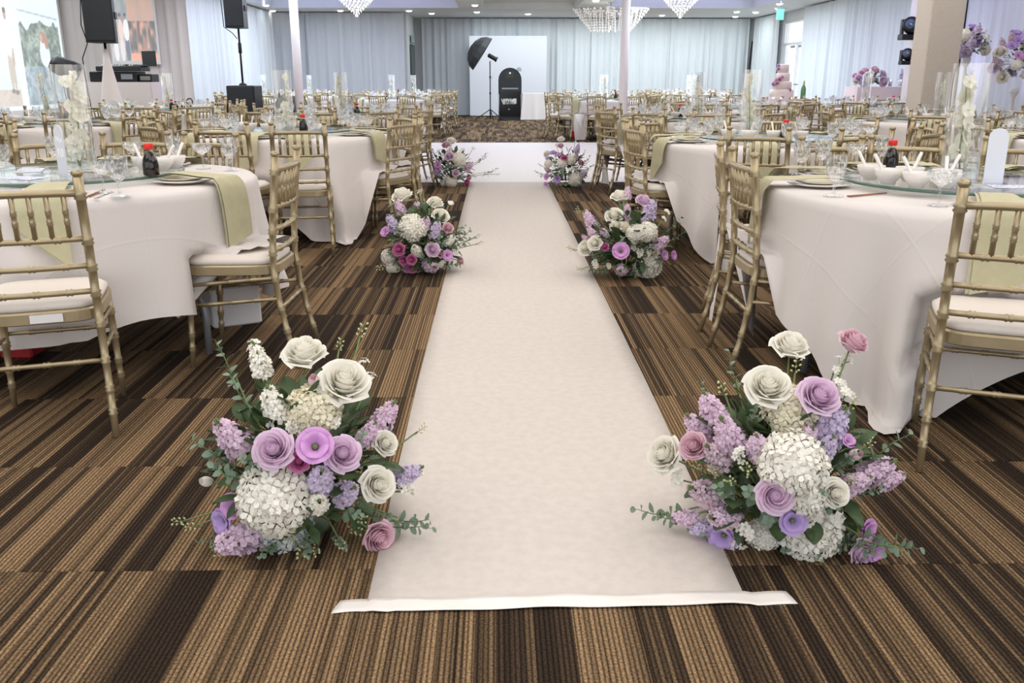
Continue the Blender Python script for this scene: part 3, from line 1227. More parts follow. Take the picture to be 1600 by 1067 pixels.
va = empty('cylinder_vase')
MB().lathe([(0, 0), (.070, 0), (.072, .003), (.072, .455), (.0695, .455), (.0695, .012), (0, .012)], 40).build('glass_wall', GLASS, va)
MB().lathe([(0, .013), (.0688, .013), (.0688, .10), (0, .10)], 32).build('water', glass('vase_water', (.93, .96, .96, 1), .05), va)
vase_p = Proto(va)
orchA = Proto(orchid_spray(1, .40, 9, .030))
orchB = Proto(orchid_spray(2, .38, 7, -.028))
vase_far_me = MB().lathe([(0, 0), (.072, 0), (.072, .455), (.0695, .455), (.0695, .012), (0, .012)], 20).mesh('cylinder_vase', GLASS)


def orch_far_mesh():
    m = MB()
    rr = random.Random(5)
    m.tube([(0, 0, .01), (.02, 0, .4)], .003, 5, mi=1)
    for i in range(9):
        z = .08 + .036 * i
        M = Matrix.Translation((.02 * z + rr.uniform(-.02, .02), rr.uniform(-.02, .02), z)) @ Euler((R(75), 0, rr.uniform(0, 6))).to_matrix().to_4x4()
        m.merge(orchid_bloom(.032, rr), M)
    return m.mesh('orchid_spray', [P_ORCHID, STEM])


orch_far_me = orch_far_mesh()


# table number: arched frosted plate in a clear foot
def text_mesh(txt, size, material, name='lettering', extr=.0006):
    cu = bpy.data.curves.new(name, 'FONT')
    cu.body = txt
    cu.size = size
    cu.align_x = 'CENTER'
    cu.extrude = extr
    o = bpy.data.objects.new(name, cu)
    COL.objects.link(o)
    dg = bpy.context.evaluated_depsgraph_get()
    dg.update()
    me = bpy.data.meshes.new_from_object(o.evaluated_get(dg))
    bpy.data.objects.remove(o)
    me.name = name
    me.materials.clear()
    me.materials.append(material)
    return me


def arch_prism(w, h, t, y0=0.0):
    m = MB()
    out = [(-w, 0), (w, 0)]
    for i in range(13):
        a = PI * i / 12
        out.append((w * math.cos(a), h - w + w * math.sin(a)))
    n = len(out)
    vs = [(x, y0 - t / 2, z) for x, z in out] + [(x, y0 + t / 2, z) for x, z in out]
    fs = [tuple(range(n)), tuple(range(2 * n - 1, n - 1, -1))] + [((i + 1) % n, i, n + i, n + (i + 1) % n) for i in range(n)]
    return m.add(vs, fs, 0, False)


def number_sign(txt1, txt2):
    e = empty('table_number')
    arch_prism(.036, .215, .004).build('plate', FROST, e)
    MB().bbox((-.035, -.02, 0), (.035, .02, .014), .003).build('foot', GLASS, e)
    if txt1:
        o = link('lettering', text_mesh(txt1, .036, MAT['ink_white']), e, (0, -.0026, .145))
        o.rotation_euler = (R(90), 0, 0)
    if txt2:
        o = link('lettering', text_mesh(txt2, .052, MAT['ink_white']), e, (0, -.0026, .085))
        o.rotation_euler = (R(90), 0, 0)
    return e


mat('ink_white', rgb(250, 250, 252), 0.4)


def floral_card():
    m = bpy.data.materials.new('floral_card')
    m.use_nodes = True
    nt = m.node_tree
    b = nt.nodes['Principled BSDF']
    tc = nt.nodes.new('ShaderNodeTexCoord')
    v = nt.nodes.new('ShaderNodeTexVoronoi')
    v.feature = 'DISTANCE_TO_EDGE'
    v.inputs['Scale'].default_value = 70
    nt.links.new(tc.outputs['Object'], v.inputs['Vector'])
    cr = nt.nodes.new('ShaderNodeValToRGB')
    cr.color_ramp.elements[0].color = rgb(150, 158, 196)
    cr.color_ramp.elements[0].position = .02
    cr.color_ramp.elements[1].color = rgb(228, 232, 244)
    cr.color_ramp.elements[1].position = .12
    nt.links.new(v.outputs['Distance'], cr.inputs[0])
    nt.links.new(cr.outputs[0], b.inputs['Base Color'])
    b.inputs['Roughness'].default_value = .6
    MAT['floral_card'] = m
    return m


CARD = floral_card()
card_me = MB().bbox((-.055, -.10, 0), (.055, .10, .0012), .0004).mesh('menu_card', CARD)

# ------------------------------------------------------------------ lay the tables
# name, x, y, [(seat angle, chair distance)], corner angle of the square cloth, detail (2 = close, 1 = middle, 0 = far)
TEN = [0, 36, 72, 108, 144, 180, 216, 252, 288, 324]


def ring(off, r=.86, skip=(), jit=0, seed=0):
    rr = random.Random(seed)
    return [(a + off + rr.uniform(-jit, jit), r + rr.uniform(-.04, .05)) for i, a in enumerate(TEN) if i not in skip]


TABLES = [
    ('first table left of aisle', -1.93, 4.10, [(19, 1.07), (73, .86, 88), (-22, 1.0), (-62, .9), (157, .74), (183, .74), (208, .76), (236, .76), (268, .8)], R(-92), 2),
    ('first table right of aisle', 1.95, 3.70, [(-20, 1.02), (-94, .71, -90), (-133, .90, -104), (-165, .74), (172, .74), (140, .78), (108, .8), (74, .85), (22, 1.0)], R(-128), 2),
    ('second table left of aisle', -1.68, 7.45, [(16.7, 1.10, 9), (-8, 1.06, -3), (-48, .9), (66, .84), (96, .84), (124, .84), (160, .8), (196, .8), (232, .84), (268, .86)], R(-58), 2),
    ('second table right of aisle', 1.95, 6.50, [(-20, .86), (14, .86), (48, .86), (-78, .80), (-104, .80), (-132, .80), (-166, .78), (160, .8), (126, .84), (88, .86)], R(-118), 2),
    ('third table left of aisle', -1.80, 10.40, [(0, .86), (-38, .86), (36, .86), (70, .84), (100, .84), (132, .84), (168, .8), (204, .8), (240, .84), (278, .86)], R(-50), 1),
    ('third table right of aisle', 2.13, 9.98, [(-2, .86), (34, .86), (-36, .86), (-70, .82), (-98, .82), (-130, .82), (-164, .8), (160, .8), (124, .84), (84, .86)], R(-122), 1),
    ('left table just past dance floor', -2.1, 19.65, ring(18, .88, seed=1, jit=3), R(-55), 0),
    ('left table near the grey drapes', -2.1, 22.9, ring(8, .88, seed=2, jit=3), R(-40), 0),
    ('right table just past dance floor', 2.15, 18.85, ring(-10, .9, seed=3, jit=3), R(-125), 0),
    ('right table near the back wall', 2.5, 22.0, ring(5, .88, seed=4, jit=3), R(-110), 0),
    ('nearest table of outer left row', -4.35, 6.0, ring(8, .86, seed=5, jit=3), R(-60), 1),
    ('second table of outer left row', -4.25, 9.0, ring(-6, .86, seed=6, jit=3), R(-70), 1),
    ('third table of outer left row', -4.45, 12.2, ring(12, .86, seed=7, jit=3), R(-50), 1),
    ('fourth table of outer left row', -4.75, 19.4, ring(10, .86, seed=9, jit=3), R(-65), 0),
    ('last table of outer left row', -4.7, 22.8, ring(-4, .86, seed=10, jit=3), R(-45), 0),
    ('nearest table of outer right row', 4.6, 6.95, ring(-8, .86, seed=11, jit=3), R(-120), 1),
    ('second table of outer right row', 4.55, 9.45, ring(10, .84, skip=(8,), seed=12, jit=3), R(-130), 1),
    ('third table of outer right row', 3.5, 13.3, ring(6, .82, seed=13, jit=3), R(-115), 1),
    ('table before the cake', 4.4, 20.2, ring(-6, .86, seed=14, jit=3), R(-125), 0),
    ('table below the right chandelier', 4.9, 23.6, ring(12, .86, seed=15, jit=3), R(-135), 0),
    ('table beside the beige pillar', 5.75, 14.2, ring(2, .82, seed=16, jit=3), R(-120), 1),
]
G_CH = 'gold banquet chairs around the guest tables'
rng = random.Random(11)
for ti, (tn, tx, ty, seats, corner, lod) in enumerate(TABLES):
    C0 = Vector((tx, ty, 0))
    seats3 = [s if len(s) > 2 else (s[0], s[1], s[0] + rng.uniform(-4, 4)) for s in seats]
    seats = [s[:2] for s in seats]
    names = hour_names([a for a, _ in seats])
    t = table_p.place((tx, ty, 0), R(25 + 31 * ti))
    tag(t, 'round folding table hidden under white cloth, ' + tn, 'table', 'round guest tables')
    cmb = table_cloth(C0, seats3, corner, ti, 160 if lod == 2 else 96, longest=.56 if ti == 0 else .98)
    cl = cmb.build('tablecloth', CLOTH)
    if lod:
        uvl = cl.data.uv_layers.new(name='flat_cloth')
        li = np.empty(len(cl.data.loops), dtype=np.int32)
        cl.data.loops.foreach_get('vertex_index', li)
        uvl.data.foreach_set('uv', np.array(cmb.flat, dtype=np.float32)[li].ravel())
    cl.location = (tx, ty, 0)
    tag(cl, 'white square tablecloth draped over the ' + tn, 'tablecloth', 'white tablecloths')
    # chairs
    for (a, r0, rot), hn in zip(seats3, names):
        p = C0 + dirv(a) * r0
        if not in_view(p.x, p.y, .5, .5):
            continue
        o = (chair_near if lod == 2 or (lod == 1 and p.y < 11.2) else chair_far).place((p.x, p.y, 0), R(rot))
        tag(o, 'gold chair with ivory seat, %s at %s' % (hn, tn), 'chair', G_CH)
    # lazy susan
    o = susan_p.place((tx, ty, TH + .009))
    tag(o, 'round glass lazy susan on the ' + tn, 'lazy susan', 'glass lazy susans')
    zt, zl = TH + .009, TH + .009 + .0345
    # place settings
    for (a, r0), hn in zip(seats, names):
        d = dirv(a)
        p = C0 + d * (TR - .20)
        if not in_view(p.x, p.y, .8, .15):
            continue
        if lod:
            o = plate_p.place((p.x, p.y, zt), R(a))
        else:
            o = link('dinner_plate', plate_far, None, (p.x, p.y, zt))
        tag(o, 'white dinner plate at %s on the %s' % (hn, tn), 'plate', 'dinner plates on the guest tables')
        o = link('napkin', napkins[rng.randrange(4)], None, (p.x, p.y, zt), R(a + rng.uniform(-6, 6)))
        tag(o, 'sage napkin hanging at %s, %s' % (hn, tn), 'napkin', 'sage napkins on the guest tables')
        if ti in (0, 1):
            continue
        rt = Vector((math.cos(R(a)), math.sin(R(a)), 0))
        for me, mf, nm, dr_, sd, lb in ((gob_me, gob_far, 'water_goblet', TR - .27, .135, 'cut-glass water goblet'), (coupe_me, coupe_far, 'champagne_coupe', TR - .19, .165, 'cut-glass champagne coupe')):
            q = C0 + d * (dr_ + rng.uniform(-.015, .015)) + rt * (sd + rng.uniform(-.015, .015))
            o = link(nm, me if lod else mf, None, (q.x, q.y, zt), rng.uniform(0, 6))
            tag(o, '%s at %s on the %s' % (lb, hn, tn), 'glass', 'cut glasses on the guest tables')
    if ti in (0, 1):
        continue
    # things on the lazy susan
    va_off = {2: (.04, -.29), 3: (-.13, .10), 4: (.11, -.25), 5: (0, -.2)}.get(ti, (rng.uniform(-.12, .12), rng.uniform(-.2, .2)))
    vx, vy = tx + va_off[0], ty + va_off[1]
    if in_view(vx, vy, 1.0, .1):
        if lod:
            tag(vase_p.place((vx, vy, zl)), 'tall clear cylinder vase on the ' + tn, 'vase', 'cylinder vases on the guest tables')
            tag(orchA.place((vx + .005, vy, zl + .014), rng.uniform(0, 6)), 'cream orchid spray in the vase on the ' + tn, 'orchid', 'orchid sprays in the vases')
        else:
            tag(link('cylinder_vase', vase_far_me, None, (vx, vy, zl)), 'tall clear cylinder vase on the ' + tn, 'vase', 'cylinder vases on the guest tables')
            tag(link('orchid_spray', orch_far_me, None, (vx, vy, zl + .014), rng.uniform(0, 6)), 'cream orchid spray in the vase on the ' + tn, 'orchid', 'orchid sprays in the vases')
    sx_, sy_ = {2: (.21, -.42), 3: (-.03, -.42), 4: (.28, -.3), 5: (-.2, -.3)}.get(ti, (rng.uniform(.2, .3) * rng.choice((-1, 1)), -.25))
    if in_view(tx + sx_, ty + sy_, .85, .0):
        if lod:
            o = soy_p.place((tx + sx_, ty + sy_, zl))
        else:
            o = link('soy_sauce_bottle', soy_far, None, (tx + sx_, ty + sy_, zl))
        tag(o, 'soy sauce bottle with red cap on the ' + tn, 'bottle', 'soy sauce bottles')
    nb = 4 if lod else 2
    for k in range(nb):
        an = R(205 + 26 * k)
        bx, by = tx + .38 * math.cos(an) - (.02 if ti == 2 else 0), ty + .38 * math.sin(an) + (.12 if ti == 2 else 0)
        if not in_view(bx, by, .85, .0):
            continue
        pos = ordn[k] if nb > 1 else ''
        o = link('soup_bowl', bowl_me, None, (bx, by, zl))
        tag(o, 'white soup bowl, %s in the row on the %s' % (pos, tn), 'bowl', 'soup bowls on the lazy susans')
        o = link('soup_spoon', spoon_me, None, (bx, by, zl + .012), rng.uniform(0, 6))
        tag(o, 'white spoon in the %s bowl on the %s' % (pos, tn), 'spoon', 'soup spoons in the bowls')

# the two close tables, item by item
zt, zl = TH + .009, TH + .009 + .0345


def put(name, me, x, y, z, rz, label, cat, group=None):
    return tag(link(name, me, None, (x, y, z), rz), label, cat, group)


T1, T2 = 'first table left of aisle', 'first table right of aisle'
for k, (x, y) in enumerate([(-1.435, 3.458), (-2.22, 4.62), (-1.295, 4.45), (-2.17, 4.02), (-1.62, 4.62), (-2.33, 3.75)]):
    put('water_goblet', gob_me, x, y, zt, k, ['cut-glass goblet nearest the soy bottle on the ', 'cut-glass goblet at the back behind the sign on the ', 'cut-glass goblet by the aisle-side plate on the ', 'cut-glass goblet cropped at the left edge of the ', 'cut-glass goblet behind the bowls on the ', 'cut-glass goblet left of the front plate on the '][k] + T1, 'glass', 'cut glasses on the guest tables')
for k, (x, y) in enumerate([(-1.547, 3.579), (-1.46, 4.55), (-1.86, 4.70)]):
    put('champagne_coupe', coupe_me, x, y, zt, k, ['shallow coupe left of the front goblet on the ', 'shallow coupe beside the aisle-side goblet on the ', 'shallow coupe behind the vase on the '][k] + T1, 'glass', 'cut glasses on the guest tables')
tag(vase_p.place((-1.845, 4.06, zl)), 'tall clear cylinder vase with cream orchids on the ' + T1, 'vase', 'cylinder vases on the guest tables')
tag(orchA.place((-1.842, 4.055, zl + .014), .3), 'dense cream orchid spray inside the vase on the ' + T1, 'orchid', 'orchid sprays in the vases')
tag(orchB.place((-1.852, 4.068, zl + .014), 1.0), 'thinner cream orchid spray inside the vase on the ' + T1, 'orchid', 'orchid sprays in the vases')
tag(soy_p.place((-1.475, 3.90, zl)), 'soy sauce bottle with red cap on the ' + T1, 'bottle', 'soy sauce bottles')
for k, (x, y) in enumerate([(-1.50, 4.10), (-1.485, 4.21), (-1.60, 4.16)]):
    put('soup_bowl', bowl_me, x, y, zl, 0, ['front white soup bowl right of soy bottle on the ', 'rear right white soup bowl on the ', 'rear left white soup bowl on the '][k] + T1, 'bowl', 'soup bowls on the lazy susans')
    put('soup_spoon', spoon_me, x, y, zl + .012, [.2, 1.0, 2.6][k], ['white spoon in the front bowl on the ', 'white spoon in the rear right bowl on the ', 'white spoon in the rear left bowl on the '][k] + T1, 'spoon', 'soup spoons in the bowls')
put('spice_jar', car_me, -1.56, 4.02, zl, 0, 'small clear spice jar left of the soy bottle, ' + T1, 'jar')
sg = number_sign('No', '10')
sg.location = (-1.80, 3.80, zl)
sg.rotation_euler = (0, 0, R(-38))
tag(sg, 'frosted arched table number sign reading No 10', 'table number')
put('menu_card', card_me, -1.98, 3.80, zl + .0005, R(70), 'pale blue floral card lying behind the front chair, ' + T1, 'card')
put('menu_card', card_me, -2.10, 4.12, zl + .0005, R(20), 'pale blue floral card further back on the ' + T1, 'card')
put('fork', fork_me, -1.52, 3.50, zt + .001, R(10), 'steel fork beside the front plate on the ' + T1, 'fork')
put('chopsticks', chop_me, -1.56, 3.53, zt, R(8), 'brown chopsticks by the front plate on the ' + T1, 'chopsticks')
put('chopsticks', chop_me, -1.36, 4.02, zt, R(70), 'brown chopsticks by the aisle-side plate on the ' + T1, 'chopsticks')

for k, (x, y) in enumerate([(1.285, 3.42), (1.407, 4.184), (1.556, 4.329), (1.92, 4.50)]):
    put('water_goblet', gob_me, x, y, zt, k, ['cut-glass goblet at the near left rim of the ', 'cut-glass goblet farther left behind the napkin on the ', 'cut-glass goblet left of the soy bottle on the ', 'cut-glass goblet at the far side of the '][k] + T2, 'glass', 'cut glasses on the guest tables')
for k, (x, y) in enumerate([(1.56, 3.15), (1.76, 4.46)]):
    put('champagne_coupe', coupe_me, x, y, zt, k, ['shallow coupe at the front rim of the ', 'shallow coupe at the far side of the '][k] + T2, 'glass', 'cut glasses on the guest tables')
tag(vase_p.place((1.86, 3.62, zl)), 'tall clear cylinder vase with cream orchids on the ' + T2, 'vase', 'cylinder vases on the guest tables')
tag(orchA.place((1.86, 3.615, zl + .014), 2.0), 'dense cream orchid spray inside the vase on the ' + T2, 'orchid', 'orchid sprays in the vases')
tag(orchB.place((1.868, 3.63, zl + .014), .2), 'thinner cream orchid spray inside the vase on the ' + T2, 'orchid', 'orchid sprays in the vases')
tag(soy_p.place((1.77, 4.06, zl)), 'soy sauce bottle with red cap on the ' + T2, 'bottle', 'soy sauce bottles')
put('spice_jar', car_me, 1.86, 4.04, zl, 0, 'small clear spice jar right of the soy bottle, ' + T2, 'jar')
for k, (x, y, a) in enumerate([(1.535, 3.70, 2.4), (1.545, 3.55, 2.7), (1.60, 3.42, 2.5), (1.70, 3.40, 1.2), (1.66, 3.62, .5), (1.76, 3.52, .4)]):
    q = ordn[k]
    put('soup_bowl', bowl_me, x, y, zl, 0, 'white soup bowl, %s from left in the cluster on the %s' % (q, T2), 'bowl', 'soup bowls on the lazy susans')
    put('soup_spoon', spoon_me, x, y, zl + .012, a, 'white spoon in the %s soup bowl from left, %s' % (q, T2), 'spoon', 'soup spoons in the bowls')
sg = number_sign('', '')
sg.location = (1.935, 3.50, zl)
sg.rotation_euler = (0, 0, R(168))
tag(sg, 'frosted arched table sign seen from its blank back', 'table number')
put('menu_card', card_me, 1.99, 3.42, zl + .0005, R(80), 'pale blue floral card at the right edge of the frame', 'card')
put('chopsticks', chop_me, 1.42, 3.44, zt, R(-62), 'brown chopsticks near the left goblet on the ' + T2, 'chopsticks')
FLOWERS = {
 'AL': ((-0.521, 2.212), [
  ('rose_w', -0.011, 0.148, 0.461, 0.0519), ('rose_w', 0.123, -0.013, 0.434, 0.0576), ('rose_w', 0.212, -0.109, 0.191, 0.0398), ('rose_w', 0.224, -0.025, 0.269, 0.0301), 
  ('bud_p', 0.048, -0.019, 0.436, 0.0296), ('bud_p', 0.125, 0.174, 0.409, 0.0264), ('rose_l', -0.022, -0.196, 0.326, 0.0425), ('rose_l', 0.139, -0.172, 0.303, 0.0391), 
  ('rose_p', 0.204, -0.087, 0.032, 0.0401), ('rose_m', 0.032, -0.175, 0.285, 0.0249), ('lis_m', 0.078, -0.196, 0.335, 0.0408), ('lis_v', -0.195, -0.096, 0.083, 0.0334), 
  ('lis_m', -0.16, -0.119, 0.138, 0.0311), ('hyd_w', -0.036, -0.17, 0.187, 0.0841), ('hyd_b', -0.048, -0.065, 0.058, 0.0722), ('hyd_c', 0.046, -0.048, 0.366, 0.0658), 
  ('stk_l', -0.148, -0.119, 0.333, 0.0472), ('stk_w', -0.049, -0.073, 0.401, 0.0409), ('stk_l', -0.158, -0.124, 0.042, 0.0526), ('stk_v', 0.086, -0.189, 0.249, 0.0398), 
  ('stk_l', 0.22, 0.043, 0.318, 0.0398), ('stk_l', 0.187, -0.041, 0.306, 0.0315), ('stk_v', 0.275, 0.05, 0.145, 0.0352), ('stk_v', 0.14, -0.135, 0.183, 0.0376), 
  ('stk_w', -0.135, 0.146, 0.447, 0.0371), ('stk_w', 0.076, -0.194, 0.183, 0.0333), ('wht', -0.153, 0.168, 0.479, 0.0223), ('wht', -0.122, 0.147, 0.435, 0.0223), 
  ('wht', 0.168, 0.152, 0.388, 0.0206), ('wht', 0.148, 0.178, 0.427, 0.0151), ('wht', 0.272, 0.025, 0.104, 0.0258), ('wht', 0.3, 0.057, 0.137, 0.0167), 
  ('wht', 0.096, -0.068, 0.347, 0.0241), ('wht', 0.01, -0.112, 0.351, 0.0203), ('bud_w', -0.24, -0.053, 0.176, 0.0247), ('gbud', -0.312, -0.079, 0.074, 0.0212), 
  ('gbud', -0.28, -0.085, 0.061, 0.0212), ('gbud', 0.14, 0.208, 0.505, 0.0264), ('gbud', 0.081, 0.19, 0.471, 0.0207), ('gbud', 0.307, 0.103, 0.254, 0.0187), 
  ('gbud', 0.135, -0.061, 0.037, 0.0251), ('gbud', 0.178, -0.065, 0.023, 0.0215), ('gbud', 0.101, -0.097, 0.02, 0.025), ('gbud', 0.014, -0.144, 0.023, 0.0282), 
  ('gbud', 0.048, -0.134, 0.017, 0.0212), ('gbud', -0.189, -0.144, 0.014, 0.0175), ('gbud', -0.009, -0.134, 0.062, 0.0278), ('gbud', 0.159, -0.089, 0.083, 0.0212), 
  ('euc', -0.199, -0.093, 0.263, 0.0688), ('euc', -0.142, -0.138, 0.224, 0.0644), ('euc', -0.067, -0.12, 0.031, 0.0386), ('euc', 0.028, -0.133, 0.031, 0.0388), 
  ('euc', -0.061, -0.148, 0.031, 0.0386), ('euc', 0.274, -0.038, 0.05, 0.062), ('euc', 0.289, -0.061, 0.044, 0.0545), ('euc', 0.142, -0.126, 0.118, 0.0415), 
  ('euc', 0.195, -0.046, 0.064, 0.0396), ('euc', -0.218, 0.147, 0.432, 0.0668), ('euc', -0.144, -0.002, 0.391, 0.0598), ('euc', 0.109, -0.106, 0.026, 0.032), 
  ('euc', -0.089, -0.168, 0.274, 0.0399), ('euc', -0.22, -0.098, 0.031, 0.0389), ('euc', 0.166, -0.087, 0.303, 0.0344), 
 ]),
 'AR': ((0.749, 2.171), [
  ('rose_w', 0.044, 0.146, 0.489, 0.044), ('rose_w', -0.069, -0.046, 0.442, 0.0504), ('rose_w', -0.297, 0.058, 0.211, 0.0456), ('rose_w', 0.069, -0.2, 0.222, 0.0312), 
  ('rose_p', 0.207, 0.128, 0.504, 0.0382), ('rose_l', 0.038, -0.109, 0.438, 0.0448), ('rose_p', -0.247, -0.05, 0.282, 0.0346), ('rose_l', -0.083, -0.216, 0.224, 0.039), 
  ('bud_p', 0.131, -0.143, 0.296, 0.0267), ('rose_l', 0.179, -0.134, 0.026, 0.0329), ('lis_m', 0.218, -0.135, 0.026, 0.0294), ('lis_v', -0.029, -0.205, 0.149, 0.0314), 
  ('lis_m', 0.205, -0.1, 0.066, 0.0297), ('lis_v', -0.158, -0.061, 0.03, 0.0376), ('lis_m', 0.121, -0.12, 0.324, 0.0168), ('hyd_w', -0.032, -0.175, 0.286, 0.0756), 
  ('hyd_w', 0.006, -0.182, 0.21, 0.0496), ('hyd_w', 0.06, -0.088, 0.061, 0.0762), ('hyd_w', -0.047, -0.058, 0.034, 0.043), ('hyd_c', -0.006, -0.048, 0.378, 0.0618), 
  ('stk_l', -0.186, 0.028, 0.35, 0.0461), ('stk_l', -0.167, -0.071, 0.326, 0.0478), ('stk_l', -0.223, 0.028, 0.301, 0.0392), ('stk_l', -0.109, -0.135, 0.32, 0.0366), 
  ('stk_v', 0.087, -0.102, 0.359, 0.0504), ('stk_v', 0.058, -0.146, 0.32, 0.0332), ('stk_l', 0.213, -0.101, 0.236, 0.041), ('stk_l', 0.142, -0.155, 0.229, 0.0334), 
  ('stk_l', 0.277, -0.054, 0.188, 0.0281), ('stk_m', -0.218, -0.068, 0.16, 0.0454), ('stk_l', -0.177, -0.104, 0.109, 0.0415), ('stk_l', -0.251, -0.002, 0.053, 0.0308), 
  ('stk_m', -0.199, -0.078, 0.27, 0.0377), ('stk_l', 0.018, -0.13, 0.342, 0.03), ('stk_v', -0.215, -0.025, 0.032, 0.0252), ('wht', 0.189, 0.127, 0.455, 0.0238), 
  ('wht', 0.167, 0.128, 0.427, 0.022), ('wht', 0.161, 0.017, 0.401, 0.0229), ('wht', 0.153, 0.058, 0.417, 0.0196), ('wht', -0.121, -0.124, 0.077, 0.0259), 
  ('wht', -0.122, -0.079, 0.02, 0.0248), ('wht', -0.267, 0.036, 0.149, 0.0291), ('wht', -0.028, -0.045, 0.403, 0.0274), ('wht', -0.145, -0.127, 0.291, 0.0218), 
  ('wht', 0.013, -0.182, 0.14, 0.02), ('wht', 0.044, -0.184, 0.156, 0.02), ('wht', 0.093, -0.164, 0.145, 0.0236), ('gbud', 0.041, 0.075, 0.449, 0.0251), 
  ('gbud', -0.147, 0.082, 0.387, 0.0253), ('gbud', 0.16, -0.026, 0.387, 0.0208), ('gbud', 0.187, -0.088, 0.301, 0.0171), ('gbud', -0.203, -0.103, 0.237, 0.0204), 
  ('gbud', -0.135, -0.15, 0.258, 0.0267), ('gbud', -0.168, -0.132, 0.22, 0.0236), ('gbud', -0.23, -0.044, 0.225, 0.021), ('gbud', 0.117, -0.164, 0.233, 0.02), 
  ('euc', -0.301, 0.016, 0.056, 0.0697), ('euc', -0.258, 0.008, 0.047, 0.0585), ('euc', 0.199, -0.154, 0.061, 0.0762), ('euc', 0.153, -0.148, 0.05, 0.0624), 
  ('euc', 0.242, -0.145, 0.053, 0.0659), ('euc', 0.261, -0.022, 0.257, 0.0635), ('euc', -0.09, 0.196, 0.399, 0.0528), ('euc', -0.171, 0.176, 0.35, 0.0339), 
  ('euc', 0.054, -0.135, 0.025, 0.0311), ('euc', -0.118, -0.156, 0.195, 0.0536), ('euc', -0.171, -0.125, 0.188, 0.0543), ('euc', -0.077, -0.17, 0.135, 0.0504), 
  ('euc', 0.027, -0.198, 0.214, 0.0394), ('euc', 0.131, -0.105, 0.052, 0.0489), ('euc', -0.01, -0.093, 0.034, 0.0422), ('euc', -0.164, -0.034, 0.032, 0.0397), 
  ('euc', 0.187, -0.107, 0.176, 0.0412), ('euc', 0.109, -0.14, 0.273, 0.0435), ('euc', 0.062, -0.186, 0.171, 0.0365), ('euc', -0.093, -0.041, 0.365, 0.0379), 
  
 ]),
 'BL': ((-0.47, 5.628), [
  ('rose_w', -0.144, 0.211, 0.454, 0.0594), ('rose_w', 0.075, 0.119, 0.42, 0.0456), ('rose_w', 0.119, -0.038, 0.361, 0.0477), ('rose_w', -0.056, -0.083, 0.318, 0.0285), 
  ('rose_p', 0.165, -0.098, 0.294, 0.0332), ('rose_l', 0.074, -0.185, 0.176, 0.0391), ('rose_m', -0.135, -0.164, 0.173, 0.0377), ('rose_m', -0.112, -0.138, 0.098, 0.0269), 
  ('rose_m', -0.059, -0.162, 0.109, 0.03), ('rose_m', -0.063, -0.103, 0.042, 0.0288), ('lis_m', -0.099, -0.04, 0.025, 0.0307), ('lis_m', -0.224, -0.091, 0.272, 0.0301), 
  ('lis_m', 0.161, -0.133, 0.131, 0.0317), ('rose_p', 0.12, -0.141, 0.142, 0.0253), ('rose_p', 0.23, 0.012, 0.067, 0.0261), ('hyd_w', -0.051, -0.109, 0.3, 0.0788), 
  ('hyd_w', -0.218, -0.016, 0.1, 0.0453), ('hyd_w', -0.195, -0.014, 0.034, 0.0422), ('stk_v', -0.182, -0.08, 0.327, 0.0474), ('stk_l', -0.153, 0.115, 0.398, 0.0423), 
  ('stk_l', -0.032, 0.065, 0.392, 0.0388), ('stk_v', 0.095, -0.128, 0.299, 0.0471), ('stk_l', 0.031, -0.101, 0.327, 0.041), ('stk_l', 0.064, -0.126, 0.062, 0.0573), 
  ('stk_w', -0.031, -0.172, 0.174, 0.0408), ('stk_w', 0.18, -0.098, 0.224, 0.0381), ('wht', -0.03, 0.269, 0.473, 0.02), ('wht', 0.161, 0.221, 0.403, 0.0298), 
  ('wht', 0.013, 0.077, 0.403, 0.0259), ('wht', 0.215, -0.066, 0.147, 0.0288), ('wht', 0.126, -0.107, 0.071, 0.0255), ('gbud', -0.262, -0.021, 0.029, 0.0357), 
  ('gbud', -0.138, -0.048, 0.028, 0.0356), ('gbud', -0.075, -0.143, 0.252, 0.0251), ('gbud', 0.341, 0.052, 0.217, 0.026), ('gbud', 0.354, 0.046, 0.172, 0.0261), 
  ('gbud', 0.053, -0.046, 0.382, 0.0286), ('euc', 0.247, -0.038, 0.22, 0.0737), ('euc', 0.252, -0.011, 0.176, 0.0742), ('euc', 0.191, -0.036, 0.052, 0.0649), 
  ('euc', 0.081, -0.035, 0.052, 0.0649), ('euc', -0.009, -0.037, 0.047, 0.0583), ('euc', -0.123, -0.101, 0.257, 0.0569), ('euc', -0.045, -0.139, 0.213, 0.0567), 
  ('euc', 0.106, -0.134, 0.224, 0.0504), ('euc', -0.155, -0.115, 0.196, 0.0443), ('euc', 0.004, -0.149, 0.125, 0.0474), ('euc', 0.143, -0.137, 0.199, 0.0378), 
  ('euc', -0.209, 0.144, 0.375, 0.0524), ('euc', 0.229, -0.041, 0.259, 0.0512), 
 ]),
 'BR': ((0.797, 5.477), [
  ('rose_w', -0.02, 0.222, 0.462, 0.0487), ('rose_w', -0.084, -0.034, 0.384, 0.0482), ('rose_w', -0.075, -0.092, 0.329, 0.0348), ('rose_w', -0.207, -0.128, 0.23, 0.0406), 
  ('rose_w', -0.256, -0.045, 0.186, 0.0442), ('rose_l', 0.116, 0.114, 0.448, 0.0449), ('lis_m', -0.058, -0.202, 0.196, 0.0473), ('rose_m', -0.146, -0.136, 0.208, 0.0232), 
  ('lis_m', 0.235, -0.039, 0.138, 0.0296), ('lis_m', 0.296, -0.017, 0.133, 0.0268), ('hyd_w', 0.04, -0.134, 0.289, 0.0549), ('hyd_w', 0.112, -0.118, 0.297, 0.055), 
